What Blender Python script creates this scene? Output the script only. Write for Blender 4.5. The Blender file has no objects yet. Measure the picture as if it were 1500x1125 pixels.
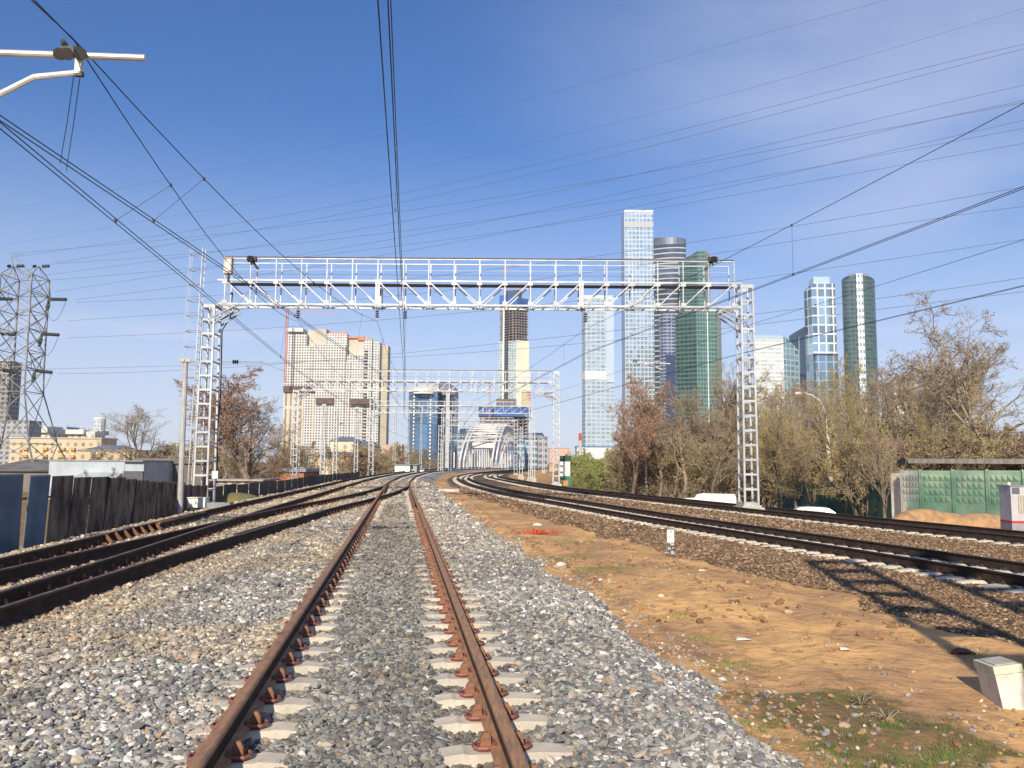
import bpy, math, random
import numpy as np
from mathutils import Vector, Matrix
sc = bpy.context.scene
col = sc.collection
R = math.radians
random.seed(7)
rng = np.random.default_rng(11)

# ------------------------------------------------------------------ camera
F = 1200.0; TH = math.atan(116.5/1200); RO = R(.4); CH = 1.667
_f = np.array([0, math.cos(TH), math.sin(TH)])
_r0 = np.array([1., 0, 0]); _u0 = np.array([0, -math.sin(TH), math.cos(TH)])
_r = _r0*math.cos(RO)+_u0*math.sin(RO); _u = _u0*math.cos(RO)-_r0*math.sin(RO)
cd = bpy.data.cameras.new('camera'); cam = bpy.data.objects.new('camera', cd); col.objects.link(cam)
cd.sensor_width = 36; cd.lens = 36*F/1500; cd.clip_start = .05; cd.clip_end = 12000
cam.matrix_world = Matrix(((_r[0], _u[0], -_f[0], 0), (_r[1], _u[1], -_f[1], 0), (_r[2], _u[2], -_f[2], CH), (0, 0, 0, 1)))
sc.camera = cam
sc.render.resolution_x = 1024; sc.render.resolution_y = 768
def at(px, py, Y):
    "point of the place seen at photo position px,py at forward distance Y"
    d = _f+_r*(px-750)/F+_u*(562.5-py)/F
    p = d*Y/d[1]
    return Vector((p[0], p[1], p[2]+CH))
def atx(px, py, Y): return at(px, py, Y).x
def atz(px, py, Y): return at(px, py, Y).z

# ------------------------------------------------------------------ light and sky
SUN_EL = 29.0; LH = 10.0            # light travels towards heading LH (from +Y towards +X)
w = bpy.data.worlds.new('World'); sc.world = w; w.use_nodes = True
nt = w.node_tree; nt.nodes.clear()
def N(nt, t, **k):
    n = nt.nodes.new(t)
    for a, b in k.items():
        if a == 'inp':
            for i, v in b.items(): n.inputs[i].default_value = v
        else: setattr(n, a, b)
    return n
def L(nt, a, b): nt.links.new(a, b)
sky = N(nt, 'ShaderNodeTexSky', sky_type='NISHITA', sun_disc=False)
sky.sun_elevation = R(SUN_EL); sky.sun_rotation = R(180+LH); sky.altitude = 150
sky.air_density = 1.3; sky.dust_density = .5; sky.ozone_density = 2.6
tc = N(nt, 'ShaderNodeTexCoord'); sx = N(nt, 'ShaderNodeSeparateXYZ'); L(nt, tc.outputs['Generated'], sx.inputs[0])
def MR(nt, src, a, b, c=0., d=1., smooth=True):
    m = N(nt, 'ShaderNodeMapRange', interpolation_type='SMOOTHSTEP' if smooth else 'LINEAR')
    for i, v in zip((1, 2, 3, 4), (a, b, c, d)): m.inputs[i].default_value = v
    L(nt, src, m.inputs[0]); return m.outputs[0]
def MA(nt, op, a, b=None):
    m = N(nt, 'ShaderNodeMath', operation=op)
    for i, v in enumerate((a, b)):
        if v is None: continue
        if hasattr(v, 'is_linked'): L(nt, v, m.inputs[i])
        else: m.inputs[i].default_value = v
    return m.outputs[0]
def NZ(nt, vec, scale, detail=4, rough=.5, mp=None, dist=0.):
    n = N(nt, 'ShaderNodeTexNoise'); n.inputs['Scale'].default_value = scale; n.inputs['Detail'].default_value = detail
    n.inputs['Roughness'].default_value = rough; n.inputs['Distortion'].default_value = dist
    if mp:
        m = N(nt, 'ShaderNodeMapping'); m.inputs['Scale'].default_value = mp[0]; m.inputs['Rotation'].default_value = mp[1]
        L(nt, vec, m.inputs[0]); vec = m.outputs[0]
    if vec is not None: L(nt, vec, n.inputs['Vector'])
    return n.outputs['Fac']
def MIX(nt, fac, a, b, mode='MIX'):
    m = N(nt, 'ShaderNodeMix', data_type='RGBA', blend_type=mode)
    for s, v in ((0, fac), (6, a), (7, b)):
        if hasattr(v, 'is_linked'): L(nt, v, m.inputs[s])
        elif s == 0: m.inputs[0].default_value = v
        else: m.inputs[s].default_value = (*v, 1) if len(v) == 3 else v
    return m.outputs[2]
nz1 = NZ(nt, tc.outputs['Generated'], 1.5, 6, .5, ((1, 1, 3.2), (0, -.55, 0)), .25)
nz2 = NZ(nt, tc.outputs['Generated'], 3.0, 5, .55, ((1, 1, 9), (0, -.12, 0)), .3)
edge = MA(nt, 'ADD', sx.outputs[2], MA(nt, 'MULTIPLY', MA(nt, 'SUBTRACT', nz2, .5), .10))
low = MR(nt, edge, .155, .20, 1, 0)              # the pale veil low over the horizon
low = MA(nt, 'MULTIPLY', low, MR(nt, nz2, .2, .8, .45, 1.))
cir = MR(nt, nz1, .30, .70, 0, 1)
side = MR(nt, MA(nt, 'ADD', sx.outputs[0], MA(nt, 'MULTIPLY', sx.outputs[2], .55)), .12, .62, .0, 1.)
cir = MA(nt, 'MULTIPLY', cir, side)
cl = MA(nt, 'MAXIMUM', MA(nt, 'MULTIPLY', low, .72), MA(nt, 'MULTIPLY', cir, .50))
hz = MR(nt, sx.outputs[2], 0, .40, .72, 0.)
cl = MA(nt, 'MAXIMUM', cl, hz)
skyt = MIX(nt, 1., sky.outputs[0], (.88, 1.06, 1.50), 'MULTIPLY'); skycol = MIX(nt, cl, skyt, (9.4, 10.0, 12.2))
hs = N(nt, 'ShaderNodeHueSaturation'); hs.inputs['Saturation'].default_value = 1.14; L(nt, skycol, hs.inputs['Color'])
bg = N(nt, 'ShaderNodeBackground'); bg.inputs[1].default_value = .068
L(nt, hs.outputs[0], bg.inputs[0]); wo = N(nt, 'ShaderNodeOutputWorld'); L(nt, bg.outputs[0], wo.inputs[0])
sl = bpy.data.lights.new('sun', 'SUN'); sl.energy = 5.0; sl.angle = R(.5); sl.color = (1, .88, .70)
so = bpy.data.objects.new('sun', sl); col.objects.link(so)
LD = Vector((math.sin(R(LH))*math.cos(R(SUN_EL)), math.cos(R(LH))*math.cos(R(SUN_EL)), -math.sin(R(SUN_EL))))
so.rotation_euler = LD.to_track_quat('-Z', 'Y').to_euler(); so.location = (0, 0, 60)
sc.view_settings.view_transform = 'Standard'; sc.view_settings.look = 'None'
sc.view_settings.exposure = 0.27; sc.view_settings.gamma = 1
try: sc.cycles.max_bounces = 6; sc.cycles.transparent_max_bounces = 12
except Exception: pass

# ------------------------------------------------------------------ materials
MATS = {}
def newmat(name):
    m = bpy.data.materials.new(name); m.use_nodes = True; nt = m.node_tree; nt.nodes.clear()
    o = N(nt, 'ShaderNodeOutputMaterial'); b = N(nt, 'ShaderNodeBsdfPrincipled'); L(nt, b.outputs[0], o.inputs[0])
    MATS[name] = m; return m, nt, b
def setc(nt, b, sock, v):
    if hasattr(v, 'is_linked'): L(nt, v, b.inputs[sock])
    elif isinstance(v, (int, float)): b.inputs[sock].default_value = v
    else: b.inputs[sock].default_value = (*v, 1)
def mat(name, c, c2=None, rough=.7, metal=0., scale=3., bump=0., lo=.35, hi=.65, stretch=(1, 1, 1), bscale=None, spec=None):
    if name in MATS: return MATS[name]
    m, nt, b = newmat(name); tc = N(nt, 'ShaderNodeTexCoord')
    if c2 is None: c2 = tuple(x*.78 for x in c)
    f = NZ(nt, tc.outputs['Object'], scale, 6, .6, (stretch, (0, 0, 0)))
    setc(nt, b, 'Base Color', MIX(nt, MR(nt, f, lo, hi), c, c2))
    b.inputs['Roughness'].default_value = rough; b.inputs['Metallic'].default_value = metal
    if spec is not None: b.inputs['Specular IOR Level'].default_value = spec
    if bump:
        f2 = NZ(nt, tc.outputs['Object'], bscale or scale*6, 5, .6, (stretch, (0, 0, 0)))
        bp = N(nt, 'ShaderNodeBump'); bp.inputs['Strength'].default_value = bump; bp.inputs['Distance'].default_value = .02
        L(nt, f2, bp.inputs['Height']); L(nt, bp.outputs[0], b.inputs['Normal'])
    return m
galv = mat('galvanised steel', (.50, .52, .53), (.34, .36, .38), .5, .25, 1.6)
def rusty(m, amt=.6):
    nt = m.node_tree; b = [n for n in nt.nodes if n.type == 'BSDF_PRINCIPLED'][0]; src = b.inputs['Base Color'].links[0].from_socket; tc = N(nt, 'ShaderNodeTexCoord')
    f = MR(nt, NZ(nt, tc.outputs['Object'], 2.3, 8, .72, ((1, 1, .45), (0, 0, 0))), .60, .70, 0, amt)
    L(nt, MIX(nt, f, src, (.30, .17, .10)), b.inputs['Base Color'])
rusty(galv, .5)
dgalv = mat('dull steel', (.30, .32, .34), (.2, .22, .24), .55, .4, 1.6)
white = mat('white paint', (.78, .77, .72), (.62, .6, .54), .6, 0, 4)
concrete = mat('concrete', (.50, .46, .39), (.32, .30, .27), .9, 0, 7, .35)
oldconc = mat('grey concrete', (.36, .35, .34), (.25, .24, .23), .9, 0, 2, .3)
rust = mat('rusty steel', (.30, .14, .065), (.15, .075, .045), .75, .1, 9, .4)
railm = mat('rusty rail', (.42, .215, .095), (.24, .14, .08), .6, .1, 5, .25, stretch=(6, 1, 1))
raild = mat('dark rail', (.085, .048, .033), (.04, .026, .02), .8, 0, 4, .2, spec=.2)
railt = mat('worn rail top', (.17, .115, .09), (.10, .07, .06), .55, .2, 5)
railr = mat('oiled rail', (.018, .015, .014), (.035, .024, .018), .75, 0, 2, .2, spec=.25)
railrt = mat('polished rail top', (.17, .15, .14), (.10, .09, .085), .38, .6, 3)
clipred = mat('red oxide clip', (.30, .09, .06), (.20, .07, .05), .55, 0, 20)
cliprust = mat('rusty bolt', (.24, .10, .05), (.12, .06, .04), .8, 0, 20)
black = mat('black rubber', (.02, .02, .022), None, .5)
wirem = mat('dark wire', (.030, .032, .04), None, .6)
hvm = mat('grey wire', (.10, .12, .17), None, .6)
bark = mat('grey brown bark', (.24, .18, .125), (.12, .09, .065), .95, 0, 6, .5, stretch=(1, 1, .3))
birch = mat('birch bark', (.62, .58, .5), (.10, .08, .07), .85, 0, 3.5, .2, lo=.55, hi=.68, stretch=(1, 1, 2.5))
palebark = mat('pale bark', (.36, .29, .19), (.17, .13, .09), .9, 0, 4, .4)
twig_b = mat('brown twigs', (.34, .275, .185), (.21, .17, .12), .95, 0, .8)
twig_r = mat('red budding twigs', (.33, .225, .16), (.25, .165, .115), .95, 0, .8)
twig_y = mat('olive budding twigs', (.34, .27, .13), (.22, .18, .09), .95, 0, .8)
twig_g = mat('fresh green twigs', (.26, .26, .09), (.16, .17, .06), .95, 0, .8)
twig_d = mat('dark brown twigs', (.20, .145, .10), (.13, .10, .07), .95, 0, .8)
cranered = mat('crane red', (.55, .15, .10), (.48, .17, .13), .6)
orange = mat('orange paint', (.50, .27, .08), None, .6)

def facade(name, wall, glass, pu, pz, fu, fz, rough=.15, metal=0., lit=0., vary=.35, z0=0.):
    "wall with a regular grid of panes; pu,pz pane pitch in metres; fu,fz share of the pitch that is pane"
    m, nt, b = newmat(name)
    tc = N(nt, 'ShaderNodeTexCoord'); s = N(nt, 'ShaderNodeSeparateXYZ'); L(nt, tc.outputs['Object'], s.inputs[0])
    sn = N(nt, 'ShaderNodeSeparateXYZ'); L(nt, tc.outputs['Normal'], sn.inputs[0])
    ax = MA(nt, 'GREATER_THAN', MA(nt, 'ABSOLUTE', sn.outputs[0]), .72)
    u = MA(nt, 'ADD', MA(nt, 'MULTIPLY', s.outputs[1], ax), MA(nt, 'MULTIPLY', s.outputs[0], MA(nt, 'SUBTRACT', 1., ax)))
    uu = MA(nt, 'DIVIDE', u, pu); zz = MA(nt, 'DIVIDE', MA(nt, 'ADD', s.outputs[2], z0), pz)
    iu = MA(nt, 'LESS_THAN', MA(nt, 'ABSOLUTE', MA(nt, 'SUBTRACT', MA(nt, 'FRACT', uu), .5)), fu/2)
    iz = MA(nt, 'LESS_THAN', MA(nt, 'ABSOLUTE', MA(nt, 'SUBTRACT', MA(nt, 'FRACT', zz), .5)), fz/2)
    up = MA(nt, 'LESS_THAN', MA(nt, 'ABSOLUTE', sn.outputs[2]), .5)
    mask = MA(nt, 'MULTIPLY', MA(nt, 'MULTIPLY', iu, iz), up)
    cv = N(nt, 'ShaderNodeCombineXYZ'); L(nt, MA(nt, 'FLOOR', uu), cv.inputs[0]); L(nt, MA(nt, 'FLOOR', zz), cv.inputs[1])
    wn = N(nt, 'ShaderNodeTexWhiteNoise', noise_dimensions='3D'); L(nt, cv.outputs[0], wn.inputs['Vector'])
    big = NZ(nt, tc.outputs['Object'], .03, 3, .5)  # broad drift in the pane colour, imitates uneven reflections
    k = MA(nt, 'ADD', MA(nt, 'MULTIPLY', wn.outputs['Value'], .6), MA(nt, 'MULTIPLY', big, .6))
    g2 = tuple(min(1, x*(1+vary)+vary*.1) for x in glass); g1 = tuple(x*(1-vary) for x in glass)
    gc = MIX(nt, k, g1, g2)
    wc = MIX(nt, MR(nt, NZ(nt, tc.outputs['Object'], .12, 5, .6), .3, .7), wall, tuple(x*.85 for x in wall))
    setc(nt, b, 'Base Color', MIX(nt, mask, wc, gc))
    L(nt, MR(nt, mask, 0, 1, .7, rough, False), b.inputs['Roughness'])
    if metal:
        L(nt, MA(nt, 'MULTIPLY', mask, metal), b.inputs['Metallic'])
        vs = N(nt, 'ShaderNodeVectorMath', operation='SUBTRACT'); L(nt, wn.outputs['Color'], vs.inputs[0]); vs.inputs[1].default_value = (.5, .5, .5)
        sc2 = N(nt, 'ShaderNodeVectorMath', operation='SCALE'); L(nt, vs.outputs[0], sc2.inputs[0]); sc2.inputs['Scale'].default_value = .10
        gn = N(nt, 'ShaderNodeNewGeometry'); ad = N(nt, 'ShaderNodeVectorMath', operation='ADD'); L(nt, gn.outputs['Normal'], ad.inputs[0]); L(nt, sc2.outputs[0], ad.inputs[1])
        no = N(nt, 'ShaderNodeVectorMath', operation='NORMALIZE'); L(nt, ad.outputs[0], no.inputs[0]); L(nt, no.outputs[0], b.inputs['Normal'])
    return m

# ------------------------------------------------------------------ mesh helpers
def tag(o, label=None, cat=None, group=None, kind=None):
    if label: o['label'] = label
    if cat: o['category'] = cat
    if group: o['group'] = group
    if kind: o['kind'] = kind
    return o
def thing(name, loc, label, cat, group=None, rz=0.):
    o = bpy.data.objects.new(name, None); col.objects.link(o); o.location = loc; o.rotation_euler.z = rz
    o.empty_display_size = .2
    return tag(o, label, cat, group)
def copy_tree(o, parent=None):
    c = o.copy(); col.objects.link(c); c.parent = parent
    for ch in list(o.children): copy_tree(ch, c)
    return c
def mesh_obj(name, v, f, m, parent=None, loc=None, smooth=False):
    me = bpy.data.meshes.new(name); me.from_pydata(v, [], f)
    if smooth: me.polygons.foreach_set('use_smooth', [True]*len(me.polygons))
    me.materials.append(m); o = bpy.data.objects.new(name, me); col.objects.link(o)
    if parent: o.parent = parent
    if loc is not None: o.location = loc
    return o
def np_obj(name, V, Fc, m, parent=None, colr=None, smooth=False):
    "V (n,3) float, Fc (m,k) int"
    me = bpy.data.meshes.new(name); k = Fc.shape[1]
    me.vertices.add(len(V)); me.vertices.foreach_set('co', V.astype(np.float32).ravel())
    me.loops.add(Fc.size); me.loops.foreach_set('vertex_index', Fc.astype(np.int32).ravel())
    me.polygons.add(len(Fc)); me.polygons.foreach_set('loop_start', np.arange(0, Fc.size, k, dtype=np.int32))
    try: me.polygons.foreach_set('loop_total', np.full(len(Fc), k, dtype=np.int32))
    except Exception: pass
    if colr is not None:
        a = me.color_attributes.new('tint', 'FLOAT_COLOR', 'POINT')
        a.data.foreach_set('color', np.concatenate([colr, np.ones((len(colr), 1))], 1).astype(np.float32).ravel())
    me.polygons.foreach_set('use_smooth', np.full(len(Fc), bool(smooth)))
    me.update(calc_edges=True); me.validate()
    me.materials.append(m); o = bpy.data.objects.new(name, me); col.objects.link(o)
    if parent: o.parent = parent
    return o
class MB:
    def __init__(s): s.v = []; s.f = []
    def add(s, v, f):
        n = len(s.v); s.v += [tuple(p) for p in v]; s.f += [tuple(i+n for i in q) for q in f]; return s
    def box(s, x0, x1, y0, y1, z0, z1):
        return s.add([(x0,y0,z0),(x1,y0,z0),(x1,y1,z0),(x0,y1,z0),(x0,y0,z1),(x1,y0,z1),(x1,y1,z1),(x0,y1,z1)],
                     [(3,2,1,0),(4,5,6,7),(0,1,5,4),(1,2,6,5),(2,3,7,6),(3,0,4,7)])
    def cbox(s, c, sz, rz=0.):
        ca, sa = math.cos(rz), math.sin(rz); v = []
        for dz in (-1, 1):
            for dx, dy in ((-1,-1),(1,-1),(1,1),(-1,1)):
                a, b = dx*sz[0]/2, dy*sz[1]/2
                v.append((c[0]+a*ca-b*sa, c[1]+a*sa+b*ca, c[2]+dz*sz[2]/2))
        return s.add(v, [(3,2,1,0),(4,5,6,7),(0,1,5,4),(1,2,6,5),(2,3,7,6),(3,0,4,7)])
    def tube(s, a, b, r0, r1=None, n=6, cap=True):
        if r1 is None: r1 = r0
        a = Vector(a); b = Vector(b); d = (b-a)
        if d.length < 1e-6: return s
        d.normalize(); x = d.cross(Vector((0, 0, 1)))
        if x.length < 1e-3: x = Vector((1, 0, 0))
        x.normalize(); y = d.cross(x); v = []
        for p, r in ((a, r0), (b, r1)):
            for i in range(n):
                t = 2*math.pi*(i+.5)/n; v.append(p+x*math.cos(t)*r+y*math.sin(t)*r)
        f = [(i, (i+1) % n, n+(i+1) % n, n+i) for i in range(n)]
        if cap: f += [tuple(range(n))[::-1], tuple(range(n, 2*n))]
        return s.add(v, f)
    def bar(s, a, b, w, h=None):
        return s.tube(a, b, w*.7071, w*.7071, 4)
    def path(s, pts, r, n=6):
        pts = [Vector(p) for p in pts]; v = []; m = len(pts)
        for i, p in enumerate(pts):
            d = (pts[min(i+1, m-1)]-pts[max(i-1, 0)]).normalized()
            x = d.cross(Vector((0, 0, 1)))
            if x.length < 1e-3: x = Vector((1, 0, 0))
            x.normalize(); y = d.cross(x)
            rr = r[i] if hasattr(r, '__len__') else r
            for k in range(n):
                t = 2*math.pi*k/n; v.append(p+x*math.cos(t)*rr+y*math.sin(t)*rr)
        f = [(i*n+k, i*n+(k+1) % n, (i+1)*n+(k+1) % n, (i+1)*n+k) for i in range(m-1) for k in range(n)]
        f += [tuple(range(n))[::-1], tuple(range((m-1)*n, m*n))]
        return s.add(v, f)
    def prism(s, poly, z0, z1, top=None):
        n = len(poly); top = top or poly
        z1s = z1 if hasattr(z1, '__len__') else [z1]*n
        v = [(p[0], p[1], z0) for p in poly]+[(p[0], p[1], z) for p, z in zip(top, z1s)]
        return s.add(v, [(i, (i+1) % n, n+(i+1) % n, n+i) for i in range(n)]+[tuple(range(n))[::-1], tuple(range(n, 2*n))])
    def lathe(s, c, prof, n=12):
        v = []; m = len(prof)
        for r, z in prof:
            for k in range(n):
                t = 2*math.pi*k/n; v.append((c[0]+r*math.cos(t), c[1]+r*math.sin(t), c[2]+z))
        f = [(i*n+k, i*n+(k+1) % n, (i+1)*n+(k+1) % n, (i+1)*n+k) for i in range(m-1) for k in range(n)]
        f += [tuple(range(n))[::-1], tuple(range((m-1)*n, m*n))]
        return s.add(v, f)
    def build(s, name, m, parent=None, smooth=False, origin=None):
        "vertices are in the parent's frame; origin: world point subtracted and used as location for top-level things"
        if origin is not None:
            o = Vector(origin); v = [(p[0]-o.x, p[1]-o.y, p[2]-o.z) for p in s.v]
            return mesh_obj(name, v, s.f, m, parent, None if parent else o, smooth)
        return mesh_obj(name, s.v, s.f, m, parent, None, smooth)

# ------------------------------------------------------------------ track lines (world metres, camera over x=0,y=0)
def cat(pts, step=.55):
    P = np.array(pts, float); P = np.vstack([2*P[0]-P[1], P, 2*P[-1]-P[-2]]); out = []
    for i in range(1, len(P)-2):
        n = max(4, int(np.linalg.norm(P[i+1]-P[i])/.25)); t0 = 0.; ts = [0.]
        for j in range(3): ts.append(ts[-1]+math.sqrt(np.linalg.norm(P[i+j]-P[i+j-1])))
        for q in range(n):
            t = ts[1]+(ts[2]-ts[1])*q/n
            A1 = (ts[1]-t)/(ts[1]-ts[0])*P[i-1]+(t-ts[0])/(ts[1]-ts[0])*P[i]
            A2 = (ts[2]-t)/(ts[2]-ts[1])*P[i]+(t-ts[1])/(ts[2]-ts[1])*P[i+1]
            A3 = (ts[3]-t)/(ts[3]-ts[2])*P[i+1]+(t-ts[2])/(ts[3]-ts[2])*P[i+2]
            B1 = (ts[2]-t)/(ts[2]-ts[0])*A1+(t-ts[0])/(ts[2]-ts[0])*A2
            B2 = (ts[3]-t)/(ts[3]-ts[1])*A2+(t-ts[1])/(ts[3]-ts[1])*A3
            out.append((ts[2]-t)/(ts[2]-ts[1])*B1+(t-ts[1])/(ts[2]-ts[1])*B2)
    out.append(P[-2]); out = np.array(out)
    d = np.r_[0, np.cumsum(np.linalg.norm(np.diff(out, axis=0), axis=1))]
    m = int(d[-1]/step); s = np.arange(m+1)*step
    return np.c_[np.interp(s, d, out[:, 0]), np.interp(s, d, out[:, 1])]
T_MAIN = cat([(.63, -6), (-.735, 4.15), (-4.06, 28.9), (-6.5, 47), (-8.5, 62), (-10.2, 78), (-12, 97), (-13.3, 118), (-14.6, 145), (-14, 175), (-11, 210), (-4, 260), (4, 330)])
T_L1 = cat([(-5.05, -6), (-6.1, 5), (-6.93, 12.6), (-7.8, 19.5), (-8.85, 28.5), (-10.4, 43), (-12.9, 66), (-15, 88), (-17.2, 120), (-18.6, 150), (-19.3, 185), (-18.4, 225), (-16, 275), (-12, 330)])
T_L2 = cat([(-5.1, -6), (-5.55, 2), (-5.95, 8.5), (-6.18, 12.5), (-6.38, 18), (-6.52, 22.5), (-6.66, 28), (-6.62, 36), (-6.95, 46), (-7.6, 55), (-8.55, 62.4)])
T_R1 = cat([(14.3, -5), (12.8, 0), (11.3, 6), (9.95, 12.5), (9.2, 16), (8.35, 19.3), (7.0, 24.4), (5.3, 31), (3.4, 39.5), (1.15, 49.3), (-.45, 57.6), (-2.4, 70), (-4.3, 85), (-6.4, 109), (-7.3, 135), (-6.5, 165), (-3.5, 205), (2, 260), (8, 330)])
T_R2 = cat([(22.7, -5), (20.3, 3), (18, 10.5), (16.1, 17), (14.5, 22.5), (12.6, 29.3), (10.6, 37.5), (9.1, 43.5), (6.7, 53), (4.0, 65), (2, 79), (-.25, 97), (-2.7, 122), (-3.2, 147), (-2, 175), (1.5, 215), (7, 265), (14, 330)])
def sdist(tr, X, Y):
    "signed sideways distance from a track line (positive = right), for tracks that always run away from us"
    ys = tr[:, 1]; xs = tr[:, 0]
    x = np.interp(Y, ys, xs); g = np.gradient(xs, ys); s = np.interp(Y, ys, g)
    return (X-x)/np.sqrt(1+s*s)
def hsh(i, j, s):
    n = (i*374761393+j*668265263+s*982451653) & 0xffffffff
    n = ((n ^ (n >> 13))*1274126177) & 0xffffffff
    return ((n ^ (n >> 16)) & 0xffff)/65535.
def vn(X, Y, sc_, seed=0):
    x = np.asarray(X)/sc_; y = np.asarray(Y)/sc_; i = np.floor(x).astype(np.int64); j = np.floor(y).astype(np.int64)
    u = x-i; v = y-j; u = u*u*(3-2*u); v = v*v*(3-2*v)
    return (hsh(i, j, seed)*(1-u)+hsh(i+1, j, seed)*u)*(1-v)+(hsh(i, j+1, seed)*(1-u)+hsh(i+1, j+1, seed)*u)*v-.5
def sstep(a, b, x):
    t = np.clip((x-a)/(b-a), 0, 1); return t*t*(3-2*t)
ZR = -.37
def ground_z(X, Y):
    X = np.asarray(X, float); Y = np.asarray(Y, float)
    dm = sdist(T_MAIN, X, Y); dl = sdist(T_L1, X, Y); dr = sdist(T_R1, X, Y); d2 = sdist(T_R2, X, Y)
    dirt = -.40+.17*vn(X, Y, 2.4, 1)+.08*vn(X, Y, .8, 2)+.03*vn(X, Y, .3, 7)+.16*np.exp(-(((X-3.0)/1.3)**2+((Y-13.5)/3)**2))
    zmain = -.02*np.ones_like(X)
    fp = np.zeros_like(X); fy = Y*1.45+4*vn(X, X, 3, 81); fc = fy-np.floor(fy)-.5; fx = X-(2.6+.05*Y+.35*vn(Y, Y, 4., 82)+.12*np.where(np.floor(fy) % 2 > 0, 1, -1)); fp = .045*np.exp(-(fx/.07)**2-(fc/.22)**2)
    rut = .05*np.exp(-((X-3.7+.08*(Y-10)+.3*vn(Y, Y, 5., 83))/.16)**2)+.04*np.exp(-((X-5.1+.08*(Y-10)+.3*vn(Y, Y, 5., 83))/.16)**2)
    dirt = dirt-fp-rut*sstep(8, 11, Y)+.035*np.maximum(0, vn(X, Y, .22, 84)-.18)*2
    z = np.where(dm > 0, zmain+(dirt-zmain)*sstep(2.05, 3.1, dm), zmain)
    am = np.abs(dm); z = z-.032*sstep(.42, .52, am)*(1-sstep(1.0, 1.25, am))*(1-sstep(8, 13, Y))*(dm > -.9)
    # right bed
    zr = ZR-.055
    kr = sstep(-5.0, -1.9, dr)
    z = np.where((dr > -5.2), z*(1-kr)+zr*kr, z)
    out = -.45-.55*sstep(2.4, 6, d2)-.5*sstep(6, 11, d2)-sstep(20, 240, Y)*sstep(6, 20, d2)*7
    z = np.where(d2 > 1.9, zr+(out-zr)*sstep(1.9, 3.0, d2), z)
    # left embankment
    e = -dl
    lo = -.5-.55*sstep(2.6, 5.5, e)*(1-.75*sstep(38, 55, Y)*(1-sstep(6, 14, e)))-.9*sstep(5, 14, e)-3*sstep(60, 300, Y)*sstep(8, 60, e)
    z = np.where(e > 1.75, zmain+(lo-zmain)*sstep(1.75, 2.9, e), z)
    far = sstep(250, 420, Y); z = z*(1-far)+(-5.)*far
    return z+.012*vn(X, Y, .35, 5)
def masks(X, Y):
    dm = sdist(T_MAIN, X, Y); dl = sdist(T_L1, X, Y); dr = sdist(T_R1, X, Y); d2 = sdist(T_R2, X, Y)
    n = .9*vn(X, Y, 1.1, 3)+.5*vn(X, Y, .35, 4)
    grey = sstep(.12, -.12, dm-2.95-n*.55)*sstep(-2.75, -2.45, dl-n*.3)
    brown = sstep(-.15, .15, dr+np.interp(Y, [0, 20, 45, 75, 120], [4.7, 4.5, 3.2, 2.3, 1.9])-n*.7)*sstep(2.95, 2.55, d2-n*.3)
    grass = np.clip(sstep(.0, .25, vn(X, Y, .9, 8)+.35*vn(X, Y, .3, 9)+.12)*np.exp(-(((dm-3.9)/.95)**2+((Y-6.1)/2.3)**2))*1.25
            + .8*np.exp(-(((X-1.55)/.7)**2+((Y-17.)/1.6)**2))*sstep(.0, .3, vn(X, Y, .7, 12)+.1)
            + sstep(6, 12, d2)*.5+sstep(5, 9, -dl)*.6, 0, 1)
    grass = grass*(1-grey)
    return grey, brown, grass

# ------------------------------------------------------------------ ground sheet
def axis(segs):
    out = [segs[0][0]]
    for a, b, s0, s1 in segs:
        x = a; s = s0
        while x < b-1e-6:
            t = (x-a)/(b-a); s = s0*(s1/s0)**t; x = min(b, x+s); out.append(x)
    return np.array(out)
ax_y = axis([(-60, -6, 8, .6), (-6, 1.5, .5, .15), (1.5, 26, .13, .22), (26, 90, .22, 1.6), (90, 400, 1.6, 14), (400, 9000, 20, 900)])
axr = axis([(3, 22, .14, .3), (22, 90, .3, 4), (90, 6000, 5, 900)])
ax_x = np.r_[-axr[::-1], np.arange(-2.85, 2.95, .14), axr]
GX, GY = np.meshgrid(ax_x, ax_y)
GZ = ground_z(GX, GY)
g1, g2, g3 = masks(GX, GY)
nx = len(ax_x); ny = len(ax_y)
idx = np.arange(nx*ny).reshape(ny, nx)
FQ = np.stack([idx[:-1, :-1], idx[:-1, 1:], idx[1:, 1:], idx[1:, :-1]], -1).reshape(-1, 4)
gm, nt, b = newmat('ground surface'); tc = N(nt, 'ShaderNodeTexCoord'); oc = tc.outputs['Object']
at_ = N(nt, 'ShaderNodeAttribute', attribute_name='tint'); sp = N(nt, 'ShaderNodeSeparateColor'); L(nt, at_.outputs['Color'], sp.inputs[0])
def vor(scale, stretch=(1, 1, 1)):
    m = N(nt, 'ShaderNodeMapping'); m.inputs['Scale'].default_value = stretch; L(nt, oc, m.inputs[0])
    v = N(nt, 'ShaderNodeTexVoronoi'); v.inputs['Scale'].default_value = scale; L(nt, m.outputs[0], v.inputs['Vector']); return v
v1 = vor(17); s1 = N(nt, 'ShaderNodeSeparateColor'); L(nt, v1.outputs['Color'], s1.inputs[0])
v2 = vor(24); s2 = N(nt, 'ShaderNodeSeparateColor'); L(nt, v2.outputs['Color'], s2.inputs[0])
def ramp(fac, stops):
    r = N(nt, 'ShaderNodeValToRGB'); e = r.color_ramp.elements
    e[0].position, e[0].color = stops[0][0], (*stops[0][1], 1); e[1].position, e[1].color = stops[-1][0], (*stops[-1][1], 1)
    for p, c in stops[1:-1]:
        q = e.new(p); q.color = (*c, 1)
    L(nt, fac, r.inputs[0]); return r.outputs[0]
greyc = ramp(s1.outputs[0], [(0, (.20, .20, .20)), (.4, (.32, .315, .30)), (.72, (.42, .40, .37)), (.85, (.58, .55, .50)), (1, (.78, .76, .72))])
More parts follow.
